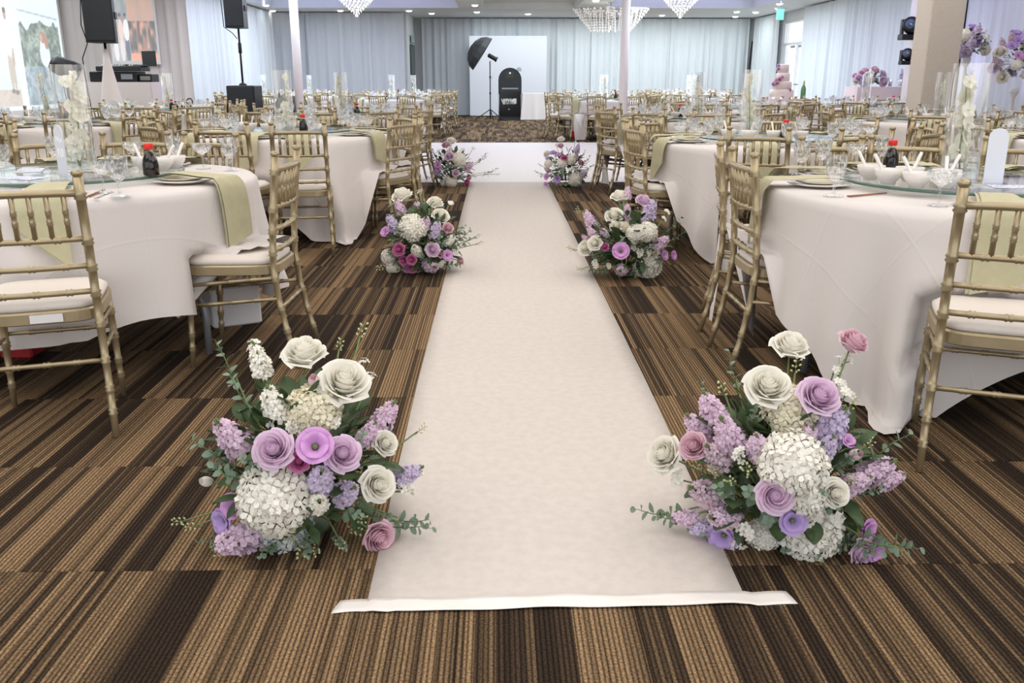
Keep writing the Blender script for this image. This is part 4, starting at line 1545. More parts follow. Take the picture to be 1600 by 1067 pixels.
  ('hyd_w', 0.136, -0.004, 0.072, 0.0898), ('hyd_c', -0.024, -0.083, 0.321, 0.032), ('stk_l', -0.223, 0.113, 0.345, 0.0451), ('stk_l', -0.001, 0.017, 0.4, 0.0413), 
  ('stk_l', 0.033, 0.24, 0.49, 0.0335), ('stk_v', 0.153, 0.053, 0.406, 0.0564), ('stk_l', 0.206, -0.097, 0.229, 0.0467), ('stk_l', -0.153, -0.105, 0.29, 0.0319), 
  ('stk_l', -0.223, -0.048, 0.287, 0.0322), ('stk_l', -0.045, -0.133, 0.065, 0.0467), ('stk_m', -0.254, -0.019, 0.24, 0.0266), ('wht', -0.194, -0.049, 0.084, 0.0326), 
  ('wht', -0.121, -0.126, 0.088, 0.0204), ('wht', 0.28, 0.185, 0.369, 0.0243), ('wht', 0.254, 0.137, 0.334, 0.0211), ('wht', 0.05, -0.172, 0.179, 0.0317), 
  ('wht', 0.112, -0.147, 0.174, 0.0232), ('wht', 0.026, -0.169, 0.213, 0.023), ('gbud', -0.282, 0.169, 0.382, 0.0242), ('gbud', -0.338, 0.026, 0.167, 0.0298), 
  ('gbud', -0.279, -0.014, 0.047, 0.0268), ('gbud', 0.156, -0.133, 0.159, 0.0262), ('gbud', 0.135, -0.149, 0.18, 0.0232), ('euc', 0.303, 0.123, 0.281, 0.0725), 
  ('euc', 0.338, 0.101, 0.224, 0.0544), ('euc', 0.043, -0.152, 0.069, 0.0262), ('euc', 0.108, -0.141, 0.081, 0.0292), ('euc', 0.184, -0.063, 0.068, 0.0266), 
  ('euc', 0.024, -0.042, 0.048, 0.0596), ('euc', -0.029, -0.04, 0.038, 0.0477), ('euc', -0.15, -0.035, 0.045, 0.0535), ('euc', -0.042, -0.158, 0.235, 0.0519), 
  ('euc', -0.12, -0.127, 0.253, 0.0463), ('euc', -0.179, -0.014, 0.328, 0.0353), ('euc', 0.052, -0.029, 0.383, 0.038), ('euc', -0.164, -0.128, 0.171, 0.0378), 
  ('euc', 0.104, -0.155, 0.199, 0.0434), ('euc', -0.206, -0.089, 0.14, 0.0381), 
 ]),
 'CL': ((-0.52, 10.42), [
  ('rose_w', -0.005, 0.211, 0.481, 0.0521), ('rose_p', -0.055, 0.018, 0.448, 0.0475), ('rose_l', -0.01, -0.181, 0.342, 0.0504), ('hyd_w', 0.096, -0.158, 0.305, 0.0722), 
  ('stk_l', 0.209, -0.106, 0.228, 0.0509), ('lis_m', -0.151, -0.146, 0.247, 0.0398), ('lis_m', -0.145, -0.146, 0.197, 0.0326), ('stk_v', -0.178, -0.113, 0.151, 0.0364), 
  ('rose_l', 0.058, -0.183, 0.157, 0.0362), ('hyd_w', 0.002, -0.111, 0.056, 0.0621), ('hyd_w', -0.089, -0.06, 0.036, 0.0404), ('rose_m', 0.174, -0.014, 0.03, 0.0369), 
  ('wht', -0.104, -0.064, 0.34, 0.0327), ('wht', -0.137, 0.023, 0.376, 0.0293), ('wht', 0.128, -0.013, 0.393, 0.0365), ('wht', 0.249, 0.112, 0.405, 0.0259), 
  ('stk_w', -0.002, -0.042, 0.402, 0.04), ('wht', 0.269, 0.044, 0.105, 0.0333), ('rose_p', 0.197, -0.01, 0.089, 0.0332), ('euc', -0.197, 0.033, 0.368, 0.0734), 
  ('euc', -0.176, -0.087, 0.292, 0.0654), ('euc', -0.24, 0.029, 0.078, 0.0628), ('euc', 0.345, 0.087, 0.298, 0.0739), ('euc', 0.44, 0.075, 0.138, 0.0816), 
  ('euc', 0.099, -0.142, 0.096, 0.0655), ('euc', -0.028, -0.169, 0.228, 0.0651), ('euc', 0.116, -0.157, 0.198, 0.058), ('euc', -0.142, -0.111, 0.107, 0.051), 
  ('gbud', 0.389, 0.107, 0.303, 0.0222), ('gbud', 0.536, 0.091, 0.114, 0.0223), ('gbud', 0.03, -0.178, 0.214, 0.0289), ('gbud', -0.313, 0.089, 0.277, 0.0222), 
  
 ]),
 'CR': ((0.798, 10.274), [
  ('rose_w', -0.058, 0.215, 0.508, 0.0392), ('rose_p', -0.072, 0.085, 0.444, 0.0355), ('stk_v', 0.117, 0.057, 0.421, 0.0419), ('stk_m', 0.09, -0.087, 0.344, 0.0383), 
  ('rose_m', -0.051, -0.18, 0.333, 0.0348), ('lis_m', -0.109, -0.098, 0.364, 0.0286), ('lis_v', -0.169, -0.038, 0.378, 0.032), ('rose_w', -0.227, 0.071, 0.357, 0.0388), 
  ('stk_v', -0.231, -0.011, 0.319, 0.0289), ('hyd_w', -0.074, -0.169, 0.276, 0.0507), ('hyd_w', -0.221, -0.081, 0.262, 0.0415), ('hyd_w', 0.023, -0.14, 0.311, 0.0508), 
  ('lis_m', -0.232, -0.003, 0.109, 0.0356), ('lis_v', -0.12, -0.134, 0.097, 0.0415), ('lis_m', -0.241, -0.01, 0.023, 0.0291), ('hyd_w', 0.078, -0.131, 0.096, 0.0703), 
  ('hyd_w', 0.159, -0.026, 0.053, 0.0356), ('stk_v', 0.176, -0.106, 0.15, 0.048), ('rose_p', 0.144, -0.11, 0.271, 0.0351), ('stk_l', -0.232, -0.062, 0.191, 0.0353), 
  ('wht', 0.099, 0.207, 0.48, 0.0196), ('wht', -0.109, 0.214, 0.441, 0.0262), ('wht', 0.066, -0.174, 0.227, 0.0349), ('wht', -0.285, 0.029, 0.118, 0.0259), 
  ('euc', 0.212, -0.024, 0.288, 0.0643), ('euc', 0.25, 0.008, 0.209, 0.0646), ('euc', -0.31, 0.061, 0.141, 0.0585), ('euc', -0.142, -0.138, 0.261, 0.0572), 
  ('euc', -0.068, -0.187, 0.178, 0.0634), ('euc', -0.144, -0.012, 0.047, 0.0583), ('euc', -0.022, -0.114, 0.046, 0.0577), ('euc', 0.174, -0.006, 0.35, 0.0546), 
  ('gbud', -0.308, 0.108, 0.232, 0.0228), ('gbud', 0.016, -0.176, 0.189, 0.0254), ('gbud', -0.016, -0.186, 0.153, 0.0254), 
 ]),
}

# ------------------------------------------------------------------ flowers (unit radius, facing +z)
def rose_mb(seed=0, closed=0.0):
    """petals wrapped in a tight dome: high in the middle, outer ones rolled back"""
    rr = random.Random(seed)
    m = MB()
    # wound centre
    pts = []

    def core(u, v):
        a = u * 5.6 * PI
        rad = .04 + .36 * u
        return (rad * math.cos(a) * (.9 + .14 * v), rad * math.sin(a) * (.9 + .14 * v), -.2 + (1.06 - .14 * u + .04 * math.sin(3 * a)) * v)
    m.grid(core, 54, 3)
    m.lathe([(.36, -.3), (.34, .42), (.15, .62), (0, .64)], 14)
    layers = [(3, .46, .84, .05), (4, .58, .78, .08), (5, .71, .68, .12), (5, .86, .52, .16), (6, .99, .28, .20)]
    for k, (n, r, h, curl) in enumerate(layers):
        r *= (1 - .22 * closed)
        curl *= (1 - .5 * closed)
        h = h + closed * .2 * (k / 4)
        for i in range(n):
            p0 = 2 * PI * i / n + k * .9 + rr.uniform(-.15, .15)
            hw = PI / n * 1.45
            dz = rr.uniform(-.05, .05)

            def fn(u, v):
                s = u * 2 - 1
                a = p0 + s * hw * (.6 + .4 * math.sin(PI * min(1, .2 + .65 * v)))
                rad = r * (.45 + .50 * math.sin(PI / 2 * min(1, v * 1.15))) + curl * v ** 5 + .085 * s - .05 * (1 - s * s) * (1 - v)
                z = -.45 + (h + .45 + dz) * v - .20 * s * s * v ** 2 - curl * .9 * v ** 9
                return (rad * math.cos(a), rad * math.sin(a), z)
            m.grid(fn, 6, 6)
    m.lathe([(0, -.62), (.14, -.58), (.34, -.40), (.30, -.30)], 8, mi=1)
    return m


def bud_mb(seed=0):
    rr = random.Random(seed)
    m = MB()
    for i in range(5):
        p0 = 2 * PI * i / 5

        def fn(u, v):
            s = u * 2 - 1
            a = p0 + s * .85
            rad = .62 * math.sin(PI * (.12 + .70 * v)) + (.06 if i % 2 else 0) + .06 * v ** 5
            return (rad * math.cos(a), rad * math.sin(a), -.8 + 1.75 * v - .12 * s * s * v)
        m.grid(fn, 5, 6)
    m.lathe([(0, -1.0), (.16, -.95), (.40, -.72), (.34, -.5)], 8, mi=1)
    return m


def lis_mb(seed=0):
    rr = random.Random(seed)
    m = MB()
    for ly, (n, op) in enumerate([(5, 1.0), (5, .72)]):
        for i in range(n):
            p0 = 2 * PI * (i + .5 * ly) / n

            def fn(u, v):
                s = u * 2 - 1
                a = p0 + s * .78
                rad = op * (.12 + .80 * v ** .8 + .10 * v ** 5)
                z = -.55 + .95 * v ** .75 - .22 * v ** 6 - .06 * s * s + .07 * math.sin(4 * s + i) * v ** 3 + .12 * ly
                return (rad * math.cos(a), rad * math.sin(a), z)
            m.grid(fn, 7, 6)
    m.lathe([(0, -.45), (.16, -.3), (.15, -.05), (0, .0)], 8, mi=1)
    return m


def floret(m, M, s, n=4, mi=0, cup=.25, rr=random):
    a0 = rr.uniform(0, 2)
    vs, fs = [], []
    for i in range(n):
        a = a0 + 2 * PI * i / n
        for da, rd, z in ((0, .08, 0), (-.62, .62, cup * .6), (-.25, 1.0, cup), (.25, 1.0, cup * .9), (.62, .62, cup * .6)):
            vs.append(M @ Vector((s * rd * math.cos(a + da), s * rd * math.sin(a + da), s * z)))
        b = 5 * i
        fs.append((b, b + 1, b + 2, b + 3, b + 4))
    m.add(vs, fs, mi, False)


def aim(d):
    return Vector(d).to_track_quat('Z', 'Y').to_matrix().to_4x4()


def hyd_mb(seed=0, n=170):
    rr = random.Random(seed)
    m = MB()
    m.lathe([(0, -.78), (.5, -.6), (.74, -.1), (.66, .42), (.36, .70), (0, .78)], 12, mi=0)
    for i in range(n):
        z = 1 - 1.72 * (i + .5) / n
        r = math.sqrt(max(0, 1 - z * z))
        a = i * 2.39996
        d = Vector((r * math.cos(a), r * math.sin(a), z))
        lump = .93 + .06 * math.sin(5 * a) * r + rr.uniform(-.05, .06)
        M = Matrix.Translation(Vector((d.x, d.y, d.z * .86)) * lump) @ aim(d + Vector((rr.uniform(-.35, .35), rr.uniform(-.35, .35), rr.uniform(-.35, .35))))
        floret(m, M, .235, 4, 0, .32, rr)
    return m


def stock_mb(seed=0, n=24, loose=0.0):
    """spike of ruffled florets along z from -1 to 1"""
    rr = random.Random(seed)
    m = MB()
    m.tube([(0, 0, -1.5), (.03, 0, -.5), (-.02, .02, .3), (.02, 0, 1.05)], [.05, .05, .04, .03], 5, mi=1)
    for i in range(n):
        t = i / (n - 1)
        z = -1 + 1.95 * t
        a = i * 2.4 + rr.uniform(-.3, .3)
        rad = (.50 + loose) * (1 - .55 * t ** 2) * rr.uniform(.8, 1.15)
        d = Vector((math.cos(a), math.sin(a), .35 + .5 * t))
        p = Vector((rad * math.cos(a), rad * math.sin(a), z))
        s = .50 * (1 - .55 * t * t)
        M = Matrix.Translation(p) @ aim(d)
        floret(m, M, s, 5, 0, .18, rr)
        floret(m, M @ Matrix.Translation((0, 0, s * .18)), s * .62, 4, 0, .5, rr)
    for i in range(4):
        m.lathe([(0, 0), (.07, .06), (.06, .14), (0, .2)], 6, mi=1, c=(.07 * math.cos(i * 2), .07 * math.sin(i * 2), .95 + .05 * i))
    return m


def wht_mb(seed=0):
    rr = random.Random(seed)
    m = MB()
    for i in range(6):
        p = Vector((rr.uniform(-.6, .6), rr.uniform(-.6, .6), rr.uniform(-.7, .6)))
        M = Matrix.Translation(p) @ aim((p.x, p.y, .8))
        floret(m, M, .55, 5, 0, .25, rr)
        m.tube([tuple(p), (p.x * .3, p.y * .3, p.z - .7)], [.03, .03], 4, mi=1)
    return m


def gbud_mb(seed=0):
    rr = random.Random(seed)
    m = MB()
    m.tube([(0, 0, -1.2), (.1, 0, -.2), (-.05, .05, .9)], [.05, .04, .03], 5, mi=1)
    for i in range(9):
        z = -.7 + .2 * i
        a = i * 2.2
        p = Vector((.32 * math.cos(a), .32 * math.sin(a), z + .15))
        m.tube([(0, 0, z), tuple(p)], [.025, .025], 4, mi=1)
        M = Matrix.Translation(p) @ aim((math.cos(a), math.sin(a), .9))
        m.lathe([(0, -.02), (.13, .08), (.12, .22), (0, .36)], 7, M=M)
    return m


def leaf_mb(rnd=True):
    m = MB()

    def fn(u, v):
        s = u * 2 - 1
        w = (.40 if rnd else .26) * math.sin(PI * (.04 + .93 * v)) ** (.75 if rnd else 1.0)
        return (s * w, v, .10 * v * (1 - v) * 2 + .06 * s * s - .12 * v * v)
    return m.grid(fn, 5, 6)


def sprig_stem():
    return MB().tube([(0, 0, -1.1), (.05, .03, -.3), (-.03, .05, .4), (.06, .02, 1.0)], [.028, .024, .02, .012], 5)


SPR = []
_rr = random.Random(9)
for i in range(9):
    t = i / 8
    z = -.75 + 1.75 * t
    a = i * 2.5
    SPR.append((Vector((.02, .03, z)), (math.cos(a), math.sin(a), .55), .52 * (1 - .45 * t)))


def leaf_matrix(p, d, s):
    q = Vector(d).to_track_quat('Y', 'Z').to_matrix().to_4x4()
    return Matrix.Translation(p) @ q @ Matrix.Scale(s, 4)


def sprig_mb():
    m = MB().merge(sprig_stem(), mi=1)
    lf = leaf_mb()
    for p, d, s in SPR:
        m.merge(lf, leaf_matrix(p, d, s))
    return m


FM = {
    'rose_w': (rose_mb(1), P_WHITE, 'white_rose'), 'rose_l': (rose_mb(2), P_LILAC, 'lilac_rose'), 'rose_p': (rose_mb(3, .3), P_PINK, 'pink_rose'), 'rose_m': (rose_mb(4, .15), P_MAGENTA, 'magenta_rose'),
    'bud_p': (bud_mb(1), P_PINK, 'pink_rosebud'), 'bud_w': (bud_mb(2), P_WHITE, 'white_rosebud'),
    'lis_m': (lis_mb(1), P_ORCHIDL, 'lilac_lisianthus'), 'lis_v': (lis_mb(2), P_VIOLET, 'violet_lisianthus'),
    'hyd_w': (hyd_mb(1), P_WHITE, 'white_hydrangea'), 'hyd_b': (hyd_mb(2), P_BLUE, 'pale_hydrangea'), 'hyd_c': (hyd_mb(3), P_CREAM, 'cream_hydrangea'),
    'stk_l': (stock_mb(1), P_STOCKL, 'lilac_stock'), 'stk_v': (stock_mb(2), P_STOCKV, 'lavender_stock'), 'stk_m': (stock_mb(3), P_STOCKM, 'mauve_stock'), 'stk_w': (stock_mb(4), P_WHITE, 'white_stock'),
    'wht': (wht_mb(1), P_WHITE, 'white_delphinium'), 'gbud': (gbud_mb(1), GBUD, 'green_bud_sprig'),
}
FME = {k: (mb.mesh(nm, [mt, STEM]), nm) for k, (mb, mt, nm) in FM.items()}
leaf_me = leaf_mb().mesh('leaf', EUC)
sprig_stem_me = sprig_stem().mesh('eucalyptus_sprig', STEM)
sprig_me = sprig_mb().mesh('eucalyptus_sprig', [EUC, STEM])


def foliage_mb(rad, cz, n, seed):
    rr = random.Random(seed)
    m = MB()
    la, lb = leaf_mb(True), leaf_mb(False)
    for i in range(n):
        th, ph = rr.uniform(0, 2 * PI), math.acos(rr.uniform(-.75, 1))
        d = Vector((math.sin(ph) * math.cos(th), math.sin(ph) * math.sin(th), math.cos(ph)))
        k = rr.uniform(.25, .90)
        p = Vector((d.x * rad[0] * k, d.y * rad[1] * k, max(.015, cz + d.z * rad[2] * k)))
        dd = d + Vector((rr.uniform(-.6, .6), rr.uniform(-.6, .6), rr.uniform(-.3, .7)))
        if p.z < .04:
            dd.z = abs(dd.z)
        m.merge(lb if i % 3 else la, leaf_matrix(p, dd, rr.uniform(.045, .085)))
    return m


FLABEL = {
    'AL': 'largest left flower arrangement of white hydrangea and lilac roses, beside near end of runner',
    'AR': 'largest right flower arrangement of white hydrangea and lilac stock, beside near end of runner',
    'BL': 'middle left aisle arrangement with magenta roses low at its front',
    'BR': 'middle right aisle arrangement with large lilac rose at its top',
    'CL': 'farthest left aisle arrangement at the edge of the dance floor',
    'CR': 'farthest right aisle arrangement at the edge of the dance floor',
}


def add_bloom(e, t, p, r, core, rr, near=False):
    d = (p - core)
    d.normalize()
    if t.startswith('stk') or t in ('euc', 'gbud'):
        d = d + Vector((0, -.15, .45))
    else:
        d = d + Vector((0, -.75, .35))
    d.normalize()
    q = d.to_track_quat('Z', 'Y')
    if t == 'euc':
        if near:
            o = link('eucalyptus_sprig', sprig_stem_me, e)
            for lp, ld, ls_ in SPR:
                l = link('leaf', leaf_me, o)
                l.matrix_local = leaf_matrix(lp, ld, ls_)
        else:
            o = link('eucalyptus_sprig', sprig_me, e)
        k = r * 1.15
    else:
        me, nm = FME[t]
        o = link(nm, me, e)
        k = r * {'hyd': 1.08, 'ros': 1.08, 'lis': 1.12, 'stk': 1.12, 'bud': .85, 'wht': .95, 'gbu': .95}[t[:3]]
    p = p.copy()
    p.z = max(p.z, .02)
    o.location = p
    o.rotation_mode = 'QUATERNION'
    o.rotation_quaternion = q @ Euler((0, 0, rr.uniform(0, 6.28))).to_quaternion()
    o.scale = (k, k, k)
    return o


def arrangement(key, near):
    (cx, cyy), items = FLOWERS[key]
    rr = random.Random(hash(key) % 100 if False else sum(map(ord, key)))
    e = empty('flower_arrangement', (cx, cyy, 0))
    tag(e, FLABEL[key], 'flowers', 'flower arrangements along the aisle')
    MB().lathe([(0, .002), (.05, .002), (.06, .012), (.06, .022), (.05, .026), (0, .028)], 20).build('bowl', LEAF, e)
    o = foliage_mb((.24, .19, .22), .20, 330 if near else 190, sum(map(ord, key))).build('foliage', LEAF, e)
    o['kind'] = 'stuff'
    core = Vector((0, .02, .12))
    for t, x, y, z, r in items:
        p = Vector((x, y, z))
        add_bloom(e, t, p, r, core, rr, near)
        if z > .16 or abs(x) > .14 or t == 'euc':
            b0 = Vector((x * .15, y * .15, .07))
            mid = b0.lerp(p, .55) + Vector((x * .05, 0, .02))
            MB().tube([b0, mid, p - (p - core).normalized() * r * .4], [.0032, .0028, .0024], 5).build('stem', STEM, e)
    return e


for k, nr_ in (('AL', True), ('AR', True), ('BL', True), ('BR', True), ('CL', False), ('CR', False)):
    arrangement(k, nr_)


def ball_arrangement(name, loc, rad, n, seed, label, types, cat='flowers', stand=None, squash=1.0, rs=(.05, .085)):
    rr = random.Random(seed)
    e = empty(name, loc)
    tag(e, label, cat)
    o = foliage_mb(rad, rad[2], 80, seed).build('foliage', LEAF, e)
    o['kind'] = 'stuff'
    core = Vector((0, 0, rad[2] * .6))
    for i in range(n):
        z = 1 - 1.6 * (i + .5) / n
        r = math.sqrt(max(0, 1 - z * z))
        a = i * 2.39996 + rr.uniform(-.3, .3)
        p = Vector((r * math.cos(a) * rad[0], r * math.sin(a) * rad[1], rad[2] + z * rad[2])) * 1.0
        add_bloom(e, rr.choice(types), p, rr.uniform(*rs), core, rr, False)
    if stand:
        MB().lathe([(.16, -stand), (.16, -stand + .02), (.03, -stand + .05), (.022, -.1), (.06, -.02), (.06, .02)], 16).build('stand', WHITEPL, e)
    return e


# ------------------------------------------------------------------ stage corner on the left
def screen(name, w, h, nx, ny, fn, strength, M, label, cat):
    m = MB()
    m.grid(lambda u, v: tuple(M @ Vector((w * u, 0, h * v))), nx, ny)
    me = m.mesh(name, [])
    me.materials.clear()
    at = me.color_attributes.new('Col', 'FLOAT_COLOR', 'POINT')
    cols = []
    for j in range(ny):
        for i in range(nx):
            cols.extend(lin([c / 255 for c in fn(i / (nx - 1), j / (ny - 1))]) + (1,))
    at.data.foreach_set('color', cols)
    mt = bpy.data.materials.new(name + '_picture')
    mt.use_nodes = True
    b = mt.node_tree.nodes['Principled BSDF']
    a = mt.node_tree.nodes.new('ShaderNodeAttribute')
    a.attribute_name = 'Col'
    mt.node_tree.links.new(a.outputs['Color'], b.inputs['Emission Color'])
    b.inputs['Emission Strength'].default_value = strength
    b.inputs['Base Color'].default_value = (.3, .3, .3, 1)
    me.materials.append(mt)
    return me


def hsh(i, j, s=0):
    return (math.sin(i * 127.1 + j * 311.7 + s * 74.7) * 43758.5453) % 1


def vnoise(x, y, s=0):
    i, j = math.floor(x), math.floor(y)
    f, g = x - i, y - j
    f, g = f * f * (3 - 2 * f), g * g * (3 - 2 * g)
    return (hsh(i, j, s) * (1 - f) + hsh(i + 1, j, s) * f) * (1 - g) + (hsh(i, j + 1, s) * (1 - f) + hsh(i + 1, j + 1, s) * f) * g


def mixc(a, b_, t):
    t = max(0, min(1, t))
    return tuple(a[k] + (b_[k] - a[k]) * t for k in range(3))


def beach(u, v):
    """two projected holiday slides side by side with a pale gap: u along the wall (0 near), v up"""
    if .615 < u < .665 or v < .03 or u > .985:
        return (226, 240, 246)
    sky = mixc((206, 222, 232), (232, 240, 244), v)
    if u <= .615:
        q = u / .615
        c = sky
        if v < .16:
            c = mixc((190, 178, 164), (206, 196, 182), vnoise(q * 40, v * 50))
        # standing figure in white shirt and pale trousers
        def el(cx, cv, rx, rv):
            return ((q - cx) / rx) ** 2 + ((v - cv) / rv) ** 2 < 1
        if el(.915, .30, .020, .155) or el(.950, .29, .018, .15):
            c = (188, 176, 158)
        if el(.912, .145, .022, .018) or el(.955, .135, .022, .018):
            c = (120, 100, 86)
        if el(.93, .55, .042, .15) or el(.962, .50, .016, .13):
            c = (228, 236, 241)
        if el(.968, .40, .010, .07) or el(.93, .71, .017, .04):
            c = (186, 146, 126)
        if el(.93, .742, .018, .022):
            c = (84, 76, 72)
        return c
    q = (u - .665) / .32
    c = sky
    if abs(v - .76 + .04 * q) < .006:
        c = (176, 190, 196)
    top = .60 + .08 * vnoise(q * 6, 1, 3) + .05 * vnoise(q * 17, 4, 5)
    if v < top:
        n = vnoise(q * 14, v * 26, 1) * .6 + vnoise(q * 34, v * 60, 2) * .4
        if v > .33:
            c = mixc((70, 92, 84), (176, 190, 176), n * 1.5 - .3)
        else:
            c = mixc((96, 122, 136), (190, 206, 212), n * 1.4 - .2)
    def el2(cx, cv, rx, rv):
        return ((q - cx) / rx) ** 2 + ((v - cv) / rv) ** 2 < 1
    if el2(.56, .43, .13, .10) or el2(.53, .50, .07, .05):
        c = (222, 230, 238)
    if el2(.55, .565, .075, .045) or el2(.63, .53, .05, .06):
        c = (176, 134, 112)
    if el2(.51, .562, .03, .028):
        c = (206, 172, 154)
    return c


scr = empty('projection_screen', (-8.93, 14.6, .60))
Msc = Matrix.Rotation(R(90), 4, 'Z')
me = screen('slide_picture', 4.95, 2.38, 340, 150, beach, .95, Msc, '', '')
link('slide_picture', me, scr)
MB().box((-.06, -.05, -.06), (-.006, 5.0, 2.44)).build('backing', WHITEPL, scr)
MB().box((-.005, -.05, -.10), (.012, 5.0, 0.0)).box((-.005, 4.95, 0), (.012, 5.03, 2.40)).build('frame', WHITEPL, scr)
tag(scr, 'big projection screen on the left wall showing beach slides', 'screen')


def party(u, v):
    if u < .42:
        c = mixc((120, 132, 138), (200, 196, 192), vnoise(u * 12, v * 6, 2))
        for k, cx in enumerate((.10, .24, .36)):
            def e3(du, cv, ru, rv):
                return ((u - cx - du) / ru) ** 2 + ((v - cv) / rv) ** 2 < 1
            if e3(0, .18, .05, .22):
                c = [(226, 222, 224), (220, 210, 206), (74, 84, 106)][k]
            if e3(0, .48, .06, .17):
                c = [(230, 226, 228), (226, 196, 184), (226, 228, 232)][k]
            if e3(0, .69, .03, .045):
                c = (162, 116, 96)
            if e3(0, .715, .032, .03):
                c = (54, 46, 44)
        return c
    c = mixc((226, 150, 110), (206, 160, 136), v)
    if v > .62:
        c = mixc((196, 150, 128), (170, 142, 130), vnoise(u * 9, v * 4))
    if .12 < v < .62:
        n = vnoise(u * 22, v * 9, 6)
        c = mixc((52, 48, 50), (216, 150, 120), n * 1.3 - .25)
    return c


tvr = empty('wall_screen', (-7.90, 19.52, 1.52))
link('slide_picture', screen('party_picture', .92, 1.25, 120, 150, party, .9, Matrix.Identity(4), '', ''), tvr)
MB().box((-.03, .004, -.06), (.95, .05, 1.30)).build('casing', WHITEPL, tvr)
MB().box((-.03, -.01, -.07), (.95, .003, 0)).build('bezel', WHITEPL, tvr)
tag(tvr, 'upright wall screen behind the music table showing party slides', 'screen')


def speaker(x, y, z0, w, d, h, rz, label, cat='loudspeaker', group=None):
    e = empty('loudspeaker', (x, y, z0), rz)
    w /= 2
    m = MB()
    pr = [(-w, -d / 2), (w, -d / 2), (w * .72, d / 2), (-w * .72, d / 2)]
    vs = [(a, b_, 0) for a, b_ in pr] + [(a, b_, h) for a, b_ in pr]
    m.add(vs, [(3, 2, 1, 0), (4, 5, 6, 7), (0, 1, 5, 4), (1, 2, 6, 5), (2, 3, 7, 6), (3, 0, 4, 7)], 0, False)
    m.build('cabinet', BLACK, e)
    MB().bbox((-w * .93, -d / 2 - .012, .03), (w * .93, -d / 2 - .001, h - .03), .004).build('grille', GREYPL, e)
    for s in (-1, 1):
        MB().bbox((s * w * .86 - .006, -.05, h * .45), (s * w * .86 + .02 * s + .006, .06, h * .58), .004).build('handle', GREYPL, e)
    tag(e, label, cat, group)
    return e


def pole_stand(x, y, z0, z1, label, tripod=True):
    e = empty('speaker_stand', (x, y, z0))
    MB().tube([(0, 0, .05), (0, 0, z1 - z0)], .018, 10).build('pole', BLACK, e)
    MB().lathe([(.02, .55), (.032, .56), (.032, .72), (.02, .74)], 12).build('collar', BLACK, e)
    if tripod:
        for k in range(3):
            a = 2 * PI * k / 3 + .4
            MB().tube([(0, 0, .5), (.42 * math.cos(a), .42 * math.sin(a), 0.012)], .012, 8).build('leg', BLACK, e)
    else:
        MB().lathe([(0, 0), (.07, 0), (.07, .02), (.02, .05), (0, .05)], 14).build('socket', BLACK, e)
    tag(e, label, 'stand')
    return e


speaker(-5.58, 13.55, 1.66, .40, .36, .72, R(8), 'large black loudspeaker high on the left above the draped tripod')
pole_stand(-5.58, 13.55, 0, 1.66, 'black tripod stand wrapped in white cloth under the left loudspeaker')
# stretch cloth over the tripod
sc_ = MB()
sc_.lathe([(.46, .02), (.30, .35), (.16, .8), (.06, 1.35), (.03, 1.58)], 12, c=(0, 0, 0))
o = sc_.build('stand_scrim', DRAPECREAM)
o.location = (-5.58, 13.55, 0)
tag(o, 'cream stretch cloth cone over the left speaker tripod', 'cloth')
speaker(-4.60, 17.0, 2.03, .34, .34, .66, R(-6), 'black loudspeaker on thin pole above the black subwoofers')
pole_stand(-4.60, 17.0, 1.052, 2.03, 'thin black pole standing on the subwoofers', tripod=False)
for k in range(2):
    e = empty('subwoofer', (-4.58, 17.0, .526 * k))
    MB().bbox((-.25, -.28, .002), (.25, .28, .524), .012).build('cabinet', BLACK, e)
    MB().bbox((-.225, -.295, .03), (.225, -.282, .495), .004).build('grille', GREYPL, e)
    for s in (-1, 1):
        MB().bbox((s * .25 - .004, -.06, .22), (s * .25 + .004, .06, .30), .001).build('handle', GREYPL, e)
    tag(e, ['lower black subwoofer box standing on the carpet below another', 'upper black subwoofer box carrying the thin speaker pole'][k], 'subwoofer')

# music table with gear
def draped_table(name, x, y, w, d, h, material, label, cat='table', rz=0.0, seed=0, amp=.02, group=None):
    rr = random.Random(seed)
    ph = rr.uniform(0, 6)
    e = empty(name, (x, y, 0), rz)
    MB().box((-w / 2 + .02, -d / 2 + .02, h - .03), (w / 2 - .02, d / 2 - .02, h - .006)).build('tabletop', TABLEWOOD, e)
    for sx in (-1, 1):
        for sy in (-1, 1):
            MB().tube([(sx * (w / 2 - .08), sy * (d / 2 - .08), 0), (sx * (w / 2 - .08), sy * (d / 2 - .08), h - .03)], .015, 8).build('leg', GREYMETAL, e)
    m = MB()
    per = 2 * (w + d)

    def around(s, out):
        s = s % per
        hx, hy = w / 2 + out, d / 2 + out
        if s < w:
            return (-hx + 2 * hx * s / w, -hy)
        s -= w
        if s < d:
            return (hx, -hy + 2 * hy * s / d)
        s -= d
        if s < w:
            return (hx - 2 * hx * s / w, hy)
        s -= w
        return (-hx, hy - 2 * hy * s / d)

    def fn(u, v):
        s = u * per
        f = amp * (math.sin(s * 17 + ph) + .6 * math.sin(s * 29 + 2 * ph)) * (1 - v)
        x_, y_ = around(s, .012 + (1 - v) * .035 + f * .8)
        return (x_, y_, .008 + (h - .008) * v)
    m.grid(fn, 120, 6, wrap=True)
    m.add([(-w / 2 - .012, -d / 2 - .012, h), (w / 2 + .012, -d / 2 - .012, h), (w / 2 + .012, d / 2 + .012, h), (-w / 2 - .012, d / 2 + .012, h)], [(0, 1, 2, 3)], 0, False)
    o = m.build('cloth', material, e)
    tag(e, label, cat, group)
    return e


